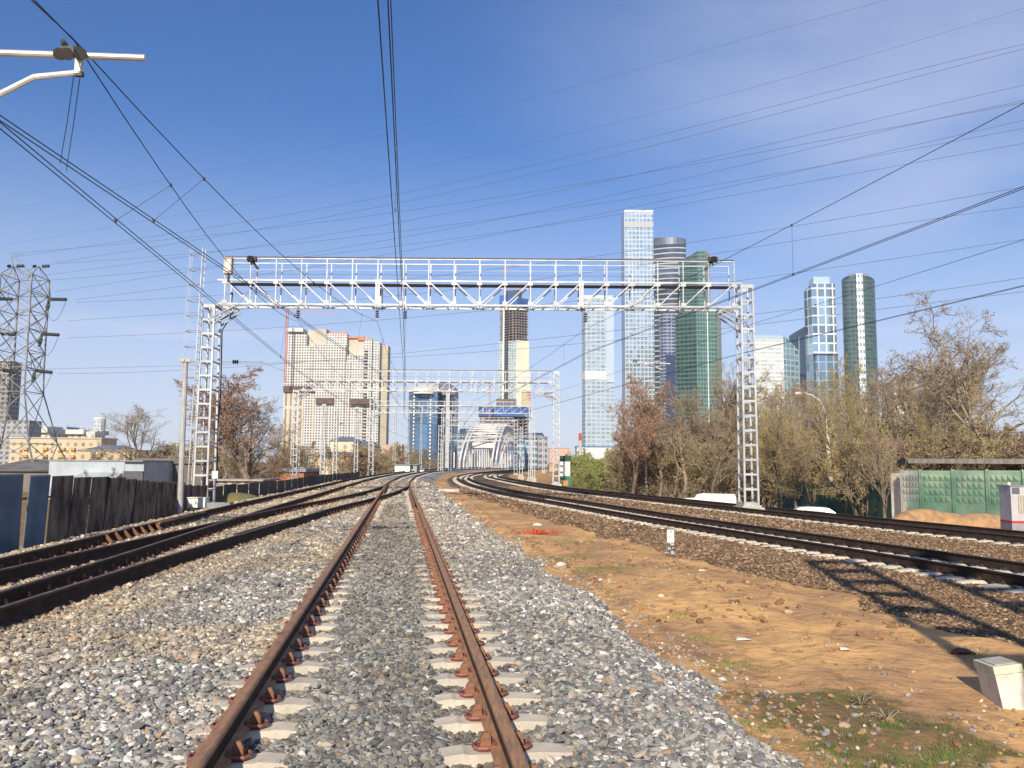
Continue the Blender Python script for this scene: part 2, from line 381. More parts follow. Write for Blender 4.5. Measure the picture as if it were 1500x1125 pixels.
greyc = MIX(nt, MR(nt, v1.outputs['Distance'], .0, .9, 1, .62), (.06, .06, .06), greyc)
brownc = ramp(s2.outputs[0], [(0, (.10, .07, .045)), (.5, (.20, .135, .085)), (.85, (.30, .21, .13)), (1, (.5, .42, .33))])
brownc = MIX(nt, MR(nt, v2.outputs['Distance'], .0, .75, 1, .45), (.04, .028, .02), brownc)
nb = NZ(nt, oc, .55, 6, .6); nf = NZ(nt, oc, 7, 6, .65)
dirtc = MIX(nt, MR(nt, nb, .38, .62), (.66, .385, .155), (.42, .245, .12))
dirtc = MIX(nt, MR(nt, NZ(nt, oc, 1.7, 7, .7, None, 1.2), .50, .60, 0, .45), dirtc, (.25, .155, .09))
dirtc = MIX(nt, MR(nt, nf, .55, .72, 0, .6), dirtc, (.19, .115, .065))
grc = MIX(nt, MR(nt, NZ(nt, oc, 9, 4), .4, .6), (.10, .10, .035), (.20, .125, .065))
c = MIX(nt, MR(nt, MA(nt, 'ADD', sp.outputs[2], MA(nt, 'MULTIPLY', MA(nt, 'SUBTRACT', nf, .5), 1.2)), .15, .7, 0, .85), dirtc, grc)
c = MIX(nt, MR(nt, sp.outputs[1], .4, .6), c, brownc)
c = MIX(nt, MR(nt, sp.outputs[0], .4, .6), c, greyc)
setc(nt, b, 'Base Color', c); b.inputs['Roughness'].default_value = .95; b.inputs['Specular IOR Level'].default_value = .2
nm = NZ(nt, oc, 4.5, 3, .45)
rock = MA(nt, 'MAXIMUM', sp.outputs[0], sp.outputs[1])
bh = MA(nt, 'ADD', MA(nt, 'MULTIPLY', MA(nt, 'MULTIPLY', v1.outputs['Distance'], -1.2), rock), MA(nt, 'ADD', MA(nt, 'MULTIPLY', nf, .6), MA(nt, 'MULTIPLY', nm, 1.1)))
bp = N(nt, 'ShaderNodeBump'); bp.inputs['Strength'].default_value = .9; bp.inputs['Distance'].default_value = .05
L(nt, bh, bp.inputs['Height']); L(nt, bp.outputs[0], b.inputs['Normal'])
g = np_obj('ground', np.stack([GX, GY, GZ], -1).reshape(-1, 3), FQ, gm, colr=np.stack([g1, g2, g3], -1).reshape(-1, 3), smooth=True)
tag(g, kind='structure')

# ------------------------------------------------------------------ crushed stone
ph = (1+5**.5)/2
ICO = np.array([(-1, ph, 0), (1, ph, 0), (-1, -ph, 0), (1, -ph, 0), (0, -1, ph), (0, 1, ph), (0, -1, -ph), (0, 1, -ph), (ph, 0, -1), (ph, 0, 1), (-ph, 0, -1), (-ph, 0, 1)], float)/1.9
ICF = np.array([(0,11,5),(0,5,1),(0,1,7),(0,7,10),(0,10,11),(1,5,9),(5,11,4),(11,10,2),(10,7,6),(7,1,8),(3,9,4),(3,4,2),(3,2,6),(3,6,8),(3,8,9),(4,9,5),(2,4,11),(6,2,10),(8,6,7),(9,8,1)])
def stones(name, P, size, colr, m, rz=None):
    n = len(P); k = 12
    V = ICO[None]*(1+rng.uniform(-.36, .30, (n, k, 1)))
    V = V*(np.stack([rng.uniform(.8, 1.35, n), rng.uniform(.6, 1., n), rng.uniform(.4, .75, n)], 1)[:, None]*size[:, None, None]/2)
    a, b_, c_ = rng.uniform(-.55, .55, n), rng.uniform(-.55, .55, n), rng.uniform(0, 6.283, n)
    ca, sa, cb, sb, cc, scn = np.cos(a), np.sin(a), np.cos(b_), np.sin(b_), np.cos(c_), np.sin(c_)
    x, y, z = V[..., 0], V[..., 1], V[..., 2]
    y, z = y*ca[:, None]-z*sa[:, None], y*sa[:, None]+z*ca[:, None]
    x, z = x*cb[:, None]+z*sb[:, None], -x*sb[:, None]+z*cb[:, None]
    x, y = x*cc[:, None]-y*scn[:, None], x*scn[:, None]+y*cc[:, None]
    W = np.stack([x, y, z], -1)+P[:, None]
    Fc = (ICF[None]+(np.arange(n)*k)[:, None, None]).reshape(-1, 3)
    return np_obj(name, W.reshape(-1, 3), Fc, m, colr=np.repeat(colr, k, 0))
sm, nt, b = newmat('crushed stone'); a_ = N(nt, 'ShaderNodeAttribute', attribute_name='tint'); tc = N(nt, 'ShaderNodeTexCoord')
setc(nt, b, 'Base Color', MIX(nt, MR(nt, NZ(nt, tc.outputs['Object'], 60, 5, .7), .3, .7, .75, 1.), (.0, .0, .0), a_.outputs['Color']))
b.inputs['Roughness'].default_value = .9; b.inputs['Specular IOR Level'].default_value = .25
bp = N(nt, 'ShaderNodeBump'); bp.inputs['Strength'].default_value = .5; bp.inputs['Distance'].default_value = .004
L(nt, NZ(nt, tc.outputs['Object'], 150, 4, .7), bp.inputs['Height']); L(nt, bp.outputs[0], b.inputs['Normal'])
def scatter(y0, y1, dens, extra=0.08):
    "random points on the ground inside what could be seen, with a margin"
    Wd = lambda y: .66*y+1.2+extra*y
    A = (Wd(y0)+Wd(y1))*(y1-y0); n = int(A*dens)
    Y = rng.uniform(y0, y1, n*2); X = rng.uniform(-1, 1, n*2)*Wd(y1); k = np.abs(X) < Wd(Y)
    X = X[k][:n]; Y = Y[k][:n]; return X, Y
def pal(n, P, wts):
    i = rng.choice(len(P), n, p=np.array(wts)/sum(wts)); c = np.array(P)[i]
    return c*rng.uniform(.8, 1.2, (n, 1))*rng.uniform(.96, 1.04, (n, 3))
PG = [(.17, .17, .165), (.28, .275, .26), (.38, .365, .335), (.44, .38, .29), (.60, .57, .52), (.78, .75, .70), (.40, .26, .16)]
PBr = [(.14, .085, .048), (.24, .15, .085), (.34, .225, .13), (.42, .30, .19), (.12, .095, .08), (.60, .52, .42)]
def on_sleeper(tr, X, Y, lo, hi):
    "stones lying on the open top of a sleeper, beside the rails"
    i = np.clip(np.searchsorted(tr[:, 1], Y), 1, len(tr)-2); d = sdist(tr, X, Y)
    g = tr[i+1]-tr[i-1]; g = g/np.linalg.norm(g, axis=1)[:, None]
    al = (X-tr[i, 0])*g[:, 0]+(Y-tr[i, 1])*g[:, 1]; al = (al/.55+.5) % 1-.5
    a = np.abs(d)+.06*vn(X, Y, .12, 40)
    return (np.abs(al)*.55 < .115) & (a > lo+.05*vn(X, Y, .5, 41)) & (a < hi+.25*vn(X, Y, .6, 42))
def on_any(X, Y, p=.93):
    far_ = sstep(9, 14, Y); dM = sdist(T_MAIN, X, Y); m = (on_sleeper(T_MAIN, X, Y, .50, 1.12) & (dM > -.86+.1*vn(X, Y, .6, 47)) & (rng.random(len(X)) < .93-.5*(vn(X, Y, .9, 48) > .12)) & (rng.random(len(X)) > .8*far_)) | (on_sleeper(T_R1, X, Y, .5, 1.36)) | (on_sleeper(T_R2, X, Y, .5, 1.36))
    m |= on_sleeper(T_L2, X, Y, .6, 1.30) & (np.abs(sdist(T_L1, X, Y)) > 1.9)
    m |= on_sleeper(T_L1, X, Y, .55, 1.2)
    m &= (sdist(T_R1, X, Y) < -3) | (rng.random(len(X)) > .25+.5*(vn(X, Y, .8, 46) > .1))
    dq = np.abs(sdist(T_MAIN, X, Y)); m |= (Y > 24) & (Y < 52) & (dq < .78) & (dq > .40+.08*vn(X, Y, .3, 44))
    return m & (rng.random(len(X)) < p)
GP, GS, GC, BP_, BS_, BC_, DP, DS, DC = [], [], [], [], [], [], [], [], []
for y0, y1, dens, s0, s1 in ((1.0, 6, 1250, .026, .058), (6, 10, 800, .028, .062), (10, 16, 430, .038, .074), (16, 26, 200, .05, .095), (26, 40, 62, .08, .14), (40, 75, 20, .11, .19)):
    X, Y = scatter(y0, y1, dens); k = ~on_any(X, Y); X, Y = X[k], Y[k]; ga, br, gs = masks(X, Y)
    # grey ballast
    k = rng.random(len(X)) < sstep(.3, .7, ga); x, y = X[k], Y[k]; n = len(x)
    s = rng.uniform(s0, s1, n)*(1+.9*rng.random(n)**9); z = ground_z(x, y)+s*rng.uniform(-.05, .22, n)
    dm = sdist(T_MAIN, x, y)
    warm = sstep(-1.6, -3.6, dm)*.9+.8*sstep(-.1, .2, vn(x, y, 1.6, 21)+.4*vn(x, y, .5, 22))*(dm < -.9)+.45*sstep(10, 20, y)
    cc = pal(n, PG, (26, 30, 20, 8, 7, 4.5, 1.5)); dark = (np.abs(dm) < .95)
    dull = dark & (cc.mean(1) > .5) & (rng.random(n) < .8); cc[dull] = cc[dull]*.42
    wm = np.clip(warm, 0, 1)[:, None]*.85; cc = cc*(1-wm)+(cc*.75+.085)*np.array([1.22, 1.04, .78])*wm*1.05
    cc[dark] *= np.array([.80, .80, .78])
    for T_, k_ in ((T_L1, .8), (T_L2, .8), (T_MAIN, .45)):
        dd_ = np.abs(np.abs(sdist(T_, x, y))-.8); f_ = (k_*np.exp(-(dd_/.22)**2)*rng.uniform(.5, 1, n))[:, None]; cc = cc*(1-f_)+cc*np.array([.72, .50, .36])*f_
    cc = cc*(1+.30*vn(x, y, 1.8, 51)+.2*vn(x, y, .5, 52))[:, None]
    GP.append(np.c_[x, y, z]); GS.append(s); GC.append(cc)
    # brown ballast
    k = rng.random(len(X)) < sstep(.3, .7, br)*.9; x, y = X[k], Y[k]; n = len(x)
    s = rng.uniform(s0, s1, n)*.95; z = ground_z(x, y)+s*rng.uniform(-.1, .2, n)
    BP_.append(np.c_[x, y, z]); BS_.append(s); BC_.append(pal(n, PBr, (25, 32, 22, 7, 7, .8)))
    # loose stones on the soil, thicker along the foot of the ballast
    dmx = sdist(T_MAIN, X, Y); pr = (1-ga)*(1-br)*(.004+.24*np.exp(-((dmx-3.25)/.35)**2)+.045*(gs > .3)+.05*np.exp(-((dmx-4.9-.4*vn(X, Y, 1.5, 31))/.3)**2)*(Y < 16))
    k = (rng.random(len(X)) < pr) & (dmx > 0); x, y = X[k], Y[k]; n = len(x)
    s = rng.uniform(s0*.5, s1*1.05, n); z = ground_z(x, y)+s*.1
    DP.append(np.c_[x, y, z]); DS.append(s); DC.append(pal(n, [(.22, .21, .20), (.36, .33, .29), (.7, .64, .54), (.40, .23, .12), (.50, .35, .2)], (20, 20, 6, 30, 22)))
o = stones('gravel', np.concatenate(GP), np.concatenate(GS), np.concatenate(GC), sm); tag(o, 'loose grey crushed-stone ballast with white and tan chips around the rails', 'gravel', kind='stuff')
o = stones('gravel', np.concatenate(BP_), np.concatenate(BS_), np.concatenate(BC_), sm); tag(o, 'old rust-brown crushed stone under the pair of tracks on the right', 'gravel', kind='stuff')
o = stones('pebbles', np.concatenate(DP), np.concatenate(DS), np.concatenate(DC), sm); tag(o, 'scattered pebbles on the orange soil strip between the ballast beds', 'pebbles', kind='stuff')
print('stones', sum(map(len, GS)), sum(map(len, BS_)), sum(map(len, DS)))

# grass tufts on the soil at lower right: thin blades
def blades(name, X, Y, h, m, label):
    n = len(X); Z = ground_z(X, Y); a = rng.uniform(0, 6.283, n); wd = h*.06+.0015
    lean = rng.uniform(-.6, .6, (n, 2))*h[:, None]
    V = np.zeros((n, 3, 3)); V[:, 0] = np.c_[X-np.cos(a)*wd, Y-np.sin(a)*wd, Z-.005]; V[:, 1] = np.c_[X+np.cos(a)*wd, Y+np.sin(a)*wd, Z-.005]
    V[:, 2] = np.c_[X+lean[:, 0], Y+lean[:, 1], Z+h]
    o = np_obj(name, V.reshape(-1, 3), np.arange(n*3).reshape(n, 3), m); return tag(o, label, 'grass', kind='stuff')
grassm = mat('grass blades', (.085, .15, .025), (.20, .16, .07), .8, 0, 5)
X, Y = scatter(2, 24, 5200); k = (masks(X, Y)[2] > rng.uniform(.15, 1.3, len(X))) & (vn(X, Y, .20, 61)+.4*vn(X, Y, .07, 62) > .10) & (X > 0) & (X < 6)
X, Y = X[k], Y[k]; blades('grass', X, Y, rng.uniform(.010, .036, len(X)), grassm, 'low green grass and weeds on the soil beside the grey ballast')

X, Y = scatter(2, 30, 500); dm_ = sdist(T_MAIN, X, Y); k = (dm_ > 2.9) & (masks(X, Y)[1] < .4) & (vn(X, Y, 1.3, 71)+.5*vn(X, Y, .35, 72) > .26) & (X < 12)
X, Y = X[k], Y[k]; blades('dry_grass', X, Y, rng.uniform(.02, .06, len(X)), mat('dry grass', (.42, .32, .17), (.25, .18, .10), .9, 0, 6), 'thin dead grass and straw scattered in tufts over the orange soil')
# ------------------------------------------------------------------ tracks
PROF = [(-.075, 0), (.075, 0), (.075, .012), (.014, .030), (.010, .050), (.010, .130), (.036, .145), (.037, .172), (.026, .180), (-.026, .180), (-.037, .172), (-.036, .145), (-.010, .130), (-.010, .050), (-.014, .030), (-.075, .012)]
def offset(tr, d):
    g = np.gradient(tr, axis=0); g /= np.linalg.norm(g, axis=1)[:, None]
    return tr+np.c_[g[:, 1], -g[:, 0]]*d
def rail(tr, d, z0, m, mtop, parent, a=0, b=None, step=2, name='rail', taper=False):
    P = offset(tr, d)[a:b]; P = np.vstack([P[:-1:step], P[-1:]]); g = np.gradient(P, axis=0); g /= np.linalg.norm(g, axis=1)[:, None]
    n = len(P); k = len(PROF); V = np.zeros((n, k, 3))
    for i, (s, z) in enumerate(PROF):
        sc_ = s
        if taper: sc_ = s*np.linspace(.25, 1, n)
        V[:, i, 0] = P[:, 0]+g[:, 1]*sc_; V[:, i, 1] = P[:, 1]-g[:, 0]*sc_; V[:, i, 2] = z0+z
    v = V.reshape(-1, 3).tolist(); f = [(i*k+j, i*k+(j+1) % k, (i+1)*k+(j+1) % k, (i+1)*k+j) for i in range(n-1) for j in range(k)]
    f += [tuple(range(k))[::-1], tuple(range((n-1)*k, n*k))]
    o = mesh_obj(name, v, f, m, parent); o.data.materials.append(mtop)
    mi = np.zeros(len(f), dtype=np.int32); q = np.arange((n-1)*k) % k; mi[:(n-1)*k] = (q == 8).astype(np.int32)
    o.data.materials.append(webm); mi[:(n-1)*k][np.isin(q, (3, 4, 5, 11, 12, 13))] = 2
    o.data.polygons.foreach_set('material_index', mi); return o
webm = mat('rail web with painted shade', (.035, .025, .02), (.065, .04, .028), .85, 0, 6, .3, spec=.2)  # shade below the rail head, put into the colour of web and underhead
def sleeper_mesh():
    "concrete sleeper along x, top surface waisted and bevelled"
    st = [(-1.35, -.045, .11), (-1.30, -.02, .13), (-1.0, .0, .15), (-.97, -.002, .15), (-.60, -.002, .15), (-.57, .006, .15), (-.42, -.012, .14), (-.15, -.06, .12), (.15, -.06, .12), (.42, -.012, .14), (.57, .006, .15), (.60, -.002, .15), (.97, -.002, .15), (1.0, .0, .15), (1.30, -.02, .13), (1.35, -.045, .11)]
    v = []; f = []
    for s, z, hw in st: v += [(s, -hw, -.18), (s, -hw*.86, z-.03), (s, -hw*.55, z), (s, hw*.55, z), (s, hw*.86, z-.03), (s, hw, -.18)]
    n = len(st)
    for i in range(n-1):
        for j in range(6): f.append((i*6+j, (i+1)*6+j, (i+1)*6+(j+1) % 6, i*6+(j+1) % 6))
    f += [tuple(range(6)), tuple(range((n-1)*6, n*6))[::-1]]
    return v, f
SLV, SLF = sleeper_mesh()
sl_me = bpy.data.meshes.new('sleeper'); sl_me.from_pydata(SLV, [], SLF)
concm, nt, b = newmat('sleeper concrete'); tc = N(nt, 'ShaderNodeTexCoord'); oi = N(nt, 'ShaderNodeObjectInfo')
cc = MIX(nt, MR(nt, NZ(nt, tc.outputs['Object'], 6, 6, .65), .3, .7), (.66, .58, .44), (.48, .42, .33))
cc = MIX(nt, MR(nt, oi.outputs['Random'], 0, 1, 0, .45), cc, (.34, .32, .29)); setc(nt, b, 'Base Color', cc); b.inputs['Roughness'].default_value = .9
bp = N(nt, 'ShaderNodeBump'); bp.inputs['Strength'].default_value = .35; bp.inputs['Distance'].default_value = .01
L(nt, NZ(nt, tc.outputs['Object'], 60, 5), bp.inputs['Height']); L(nt, bp.outputs[0], b.inputs['Normal'])
sl_me.materials.append(concm)
def clip_a():
    "upright rusty anchor with a red spring loop through it; rail lies towards -x"
    m = MB()
    m.prism([(-.024, -.024), (.042, -.026), (.042, .026), (-.024, .024)], 0, .062, [(-.022, -.02), (.038, -.022), (.038, .022), (-.022, .02)]); m.prism([(-.022, -.02), (.038, -.022), (.038, .022), (-.022, .02)], .0621, .09, [(-.010, -.012), (.022, -.014), (.022, .014), (-.010, .012)])
    m.box(-.03, .05, -.05, .05, -.006, .004)
    loop = MB(); pts = [(-.035, -.05, .022), (.0, -.056, .016), (.045, -.05, .014), (.066, -.025, .014), (.07, 0, .014), (.066, .025, .014), (.045, .05, .014), (0, .056, .016), (-.035, .05, .022), (-.04, .02, .026), (-.04, -.02, .026), (-.035, -.05, .022)]
    loop.path([(a*1.15, b*1.15, c*1.1) for a, b, c in pts], .0115, 6); return m, loop
def clip_b():
    "bolted clip: hexagonal bolt, washer, bent plate"
    m = MB(); m.box(-.035, .04, -.035, .035, .0, .014)
    for sy in (0,):
        m.lathe((-.012, sy, .012), [(.022, 0), (.022, .012), (.014, .013), (.014, .035), (.024, .036), (.024, .055), (.010, .056), (.010, .085)], 6)
    m.lathe((.085, 0, -.004), [(.026, 0), (.026, .014), (.014, .015), (.014, .034), (.023, .035), (.023, .052), (.010, .053), (.010, .066)], 6); m.box(.03, .12, -.06, .06, -.008, .006)
    return m, None
def clip_c():
    m = MB(); m.box(-.035, .05, -.05, .05, .0, .02); m.lathe((.0, 0, .02), [(.02, 0), (.02, .02), (.010, .021), (.010, .035)], 6)
    m.lathe((.055, 0, .0), [(.018, 0), (.018, .02), (.01, .021), (.01, .03)], 6); return m
mat('oily bolt', (.045, .03, .025), (.09, .05, .035), .7, 0, 20)
def mkmesh(mb, m, name): me = bpy.data.meshes.new(name); me.from_pydata(mb.v, [], mb.f); me.materials.append(m); return me
ca, la = clip_a(); cb, _ = clip_b()
CA = mkmesh(ca, rust, 'clip_anchor'); LA = mkmesh(la, clipred, 'spring_loop'); CB = mkmesh(cb, cliprust, 'bolted_clip'); cdm = clip_c(); CD = mkmesh(cdm, MATS['oily bolt'], 'oily_clip')
def track(tr, zo, label, group, m, mtop, clip, nclip, skip_sl=None, extra=None, sl_from=0, nsl=100, rstep=2, cat='railway track', clip_to=None):
    o = thing('railway_track', (float(tr[0, 0]), float(tr[0, 1]), zo), label, cat, group)
    base = np.array([tr[0, 0], tr[0, 1]]); T = tr-base
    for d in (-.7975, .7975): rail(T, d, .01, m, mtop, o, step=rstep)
    g = np.gradient(T, axis=0); ang = np.arctan2(g[:, 1], g[:, 0])-math.pi/2
    sv, sf, cv, cf, lv, lf = [], [], [], [], [], []
    order = [i for i in range(sl_from, len(T)) if not (skip_sl and skip_sl(tr[i]))]
    vis = [i for i in order if tr[i, 1] > 1.5]; near = set(vis[:nsl]); nc = 0
    nearc = set(vis[:nclip])
    for i in order:
        a = ang[i]+random.uniform(-.012, .012); ca_, sa_ = math.cos(a), math.sin(a); x, y = T[i]
        y += random.uniform(-.02, .02)
        so_ = None
        if i in near:
            so_ = bpy.data.objects.new('sleeper', sl_me); col.objects.link(so_); so_.parent = o; so_.location = (x, y, 0); so_.rotation_euler.z = a
        elif tr[i, 1] < (clip_to or 160):
            n0 = len(sv); sv += [(x+p[0]*ca_-p[1]*sa_, y+p[0]*sa_+p[1]*ca_, p[2]) for p in SLV]; sf += [tuple(q+n0 for q in ff) for ff in SLF]
        if tr[i, 1] > 75: continue
        for d, s in ((-.7975, -1), (-.7975, 1), (.7975, -1), (.7975, 1)):
            cx = d+s*.088
            if i in nearc and so_ is not None:
                if clip == 'a':
                    c1 = bpy.data.objects.new('rail_clip', CA); col.objects.link(c1); c1.parent = so_; c1.location = (cx, 0, .006); c1.rotation_euler.z = 0 if s > 0 else math.pi
                    c2 = bpy.data.objects.new('spring_loop', LA); col.objects.link(c2); c2.parent = so_; c2.location = (cx, 0, .006); c2.rotation_euler.z = 0 if s > 0 else math.pi
                else:
                    c1 = bpy.data.objects.new('rail_clip', CB if clip == 'b' else CD); col.objects.link(c1); c1.parent = so_; c1.location = (cx, 0, .006); c1.rotation_euler.z = 0 if s > 0 else math.pi
            else:
                me = ca if clip == 'a' else cb if clip == 'b' else cdm
                for mb_, V_, F_ in ((me, cv, cf), (la if clip == 'a' else None, lv, lf)):
                    if mb_ is None or (tr[i, 1] > 45 and mb_ is la): continue
                    n0 = len(V_)
                    for p in mb_.v:
                        px, py = cx+p[0]*s, p[1]*s; V_.append((x+px*ca_-py*sa_, y+px*sa_+py*ca_, p[2]+.006))
                    F_ += [tuple(q+n0 for q in ff) for ff in mb_.f]
    if sv: tag(mesh_obj('sleepers', sv, sf, concm, o), kind='stuff')
    if cv: tag(mesh_obj('rail_clips', cv, cf, rust if clip == 'a' else cliprust if clip == 'b' else MATS['oily bolt'], o), kind='stuff')
    if lv: tag(mesh_obj('spring_loops', lv, lf, clipred, o), kind='stuff')
    return o
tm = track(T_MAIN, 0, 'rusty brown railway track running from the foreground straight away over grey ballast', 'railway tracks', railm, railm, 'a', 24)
t1 = track(T_L1, 0, 'dark railway track nearest the leaning corrugated fence on the left', 'railway tracks', raild, railt, 'b', 20, rstep=3)
t2 = track(T_L2, 0, 'dark railway track on the left whose rails swing over to join the rusty foreground track', 'railway tracks', raild, railt, 'b', 20,
           skip_sl=lambda p: abs(sdist(T_L1, p[0], p[1])) < 1.9 or abs(sdist(T_MAIN, p[0], p[1])) < 1.2, rstep=3)
cliprust_d = mat('oily bolt', (.045, .03, .025), (.09, .05, .035), .7, 0, 20)
t3 = track(T_R1, ZR, 'oil-black railway track curving past the orange soil strip, nearer of the right pair', 'railway tracks', railr, railrt, 'c', 22, rstep=3)
t4 = track(T_R2, ZR, 'oil-black railway track beside the green netted fence, farther of the right pair', 'railway tracks', railr, railrt, 'c', 22, rstep=3)
# check rails and the crossing of the turnouts (own steel parts of the tracks)
def idy(tr, y): return int(np.argmin(np.abs(tr[:, 1]-y)))
def sub(tr, o): return tr-np.array([o.location.x, o.location.y])
rail(sub(T_MAIN, tm), .7975-.11, .01, rust, rust, tm, idy(T_MAIN, 30), idy(T_MAIN, 46), name='check_rail')
rail(sub(T_MAIN, tm), -.7975+.11, .01, rust, rust, tm, idy(T_MAIN, 44), idy(T_MAIN, 58), name='check_rail')
rail(sub(T_L1, t1), -.7975+.12, .01, rust, rust, t1, idy(T_L1, 20), idy(T_L1, 25), name='check_rail')
rail(sub(T_L2, t2), .7975-.12, .01, raild, raild, t2, idy(T_L2, 17), idy(T_L2, 22), name='check_rail')
rail(sub(T_R1, t3), .7975-.25, .01, railr, railr, t3, idy(T_R1, 48), idy(T_R1, 110), name='guard_rail', step=3)
rail(sub(T_R1, t3), -.7975+.25, .01, railr, railr, t3, idy(T_R1, 48), idy(T_R1, 110), name='guard_rail', step=3)
rail(sub(T_R2, t4), .7975-.25, .01, railr, railr, t4, idy(T_R2, 62), idy(T_R2, 120), name='guard_rail', step=3)
m = MB()      # joint bars on the main right rail and rusty rail anchors on the left
i = idy(T_MAIN, 20.5); P = offset(T_MAIN, .7975); g_ = (P[i+1]-P[i-1]); a = math.atan2(g_[1], g_[0])
for s in (-1, 1): m.cbox((P[i][0]-tm.location.x-math.sin(a)*s*.028, P[i][1]-tm.location.y+math.cos(a)*s*.028, .09), (.95, .03, .085), a)
m.build('joint_bar', rust, tm)
m = MB(); P = offset(T_L1, -.7975)
for k in range(10):
    i = idy(T_L1, 17.2)+int(k*1.0); p = P[i]-np.array([t1.location.x, t1.location.y])
    m.tube((p[0]+.03, p[1], .16), (p[0]+.24, p[1]-.12, .01), .035, .035, 4)
m.build('rail_brace', rust, t1)
# steel bearers in the turnout
m = MB()
for y in np.arange(34, 58, .55):
    i = idy(T_MAIN, y); p = T_MAIN[i]; L_ = 3.4 if y > 44 else 2.75
    m.cbox((p[0]+(-.3 if y > 44 else 0), p[1], -.06), (L_, .26, .15), R(7.7))
m.build('turnout_sleepers', concm, None, origin=(T_MAIN[idy(T_MAIN, 46)][0], 46, 0)); tag(bpy.context.scene.objects[-1] if False else bpy.data.objects['turnout_sleepers'], 'row of pale concrete sleepers under the rusty crossing ahead', 'sleepers', kind='stuff')

def gz(x, y): return float(ground_z(np.array([x]), np.array([y]))[0])
# ------------------------------------------------------------------ masts and gantries
def mast_parts(root, h, w=.62, d=.85, cage=False, foot=True, m=None, top=.85, plate=.66, leg=.085, ph=.09, rings=False):
    "battened lattice mast standing at the root's origin, h metres high"
    m = m or galv
    for sx_ in (-1, 1):
        for sy_ in (-1, 1):
            b_ = MB(); x0, x1 = sx_*w/2, sx_*w/2*top
            b_.prism([(x0-leg/2, sy_*d/2-leg/2), (x0+leg/2, sy_*d/2-leg/2), (x0+leg/2, sy_*d/2+leg/2), (x0-leg/2, sy_*d/2+leg/2)], 0, h,
                     [(x1-leg/2, sy_*d/2*top-leg/2), (x1+leg/2, sy_*d/2*top-leg/2), (x1+leg/2, sy_*d/2*top+leg/2), (x1-leg/2, sy_*d/2*top+leg/2)])
            b_.build('leg', m, root)
    b_ = MB(); n = int(h/plate)
    for i in range(n+1):
        if rings: b_ = MB()
        z = .25+i*(h-.35)/n; t = z/h; ww = w/2*(1-t*(1-top)); dd = d/2*(1-t*(1-top)); hh = .16 if i in (0, n) else ph
        for s in (-1, 1):
            b_.box(-ww+leg/2-.002, ww-leg/2+.002, s*dd-.012+s*leg*.32, s*dd+.012+s*leg*.32, z-hh/2, z+hh/2)
            b_.box(s*ww-.012+s*leg*.32, s*ww+.012+s*leg*.32, -dd+leg/2-.002, dd-leg/2+.002, z-hh/2-.01, z+hh/2-.01)
        if rings: b_.build('batten_plate', m, root)
    if not rings: b_.build('batten_plates', m, root)
    if foot:
        b_ = MB(); b_.box(-w/2-.22, w/2+.22, -d/2-.22, d/2+.22, -.8, .12); b_.box(-w/2-.12, w/2+.12, -d/2-.12, d/2+.12, .12, .2); b_.build('footing', concrete, root)
def insul(mb, a, b, r=.055, n=5):
    a = Vector(a); b = Vector(b)
    for i in range(n):
        p = a.lerp(b, (i+.2)/n); q = a.lerp(b, (i+.75)/n); mb.tube(p, q, r, r*.45, 8)
def lattice_single(x, y, h, label, group='single lattice masts beside the tracks', arm=0, zb=None):
    z = gz(x, y) if zb is None else zb
    t = thing('lattice_mast', (x, y, z), label, 'mast', group)
    mast_parts(t, h, .5, .5, foot=True, top=.6, plate=.9)
    if arm:
        b_ = MB(); b_.tube((0, 0, h-1.9), (arm*3.3, 0, h-1.5), .035, .035, 6); b_.tube((0, 0, h-.1), (arm*2.9, 0, h-1.5), .02, .02, 4)
        b_.tube((arm*1.2, 0, h-3.0), (arm*3.1, 0, h-2.8), .028, .028, 6); b_.build('bracket_arm', galv, t)
        b_ = MB(); insul(b_, (arm*.5, 0, h-1.84), (arm*.9, 0, h-1.79), .09); b_.build('insulator', black, t)
    return t
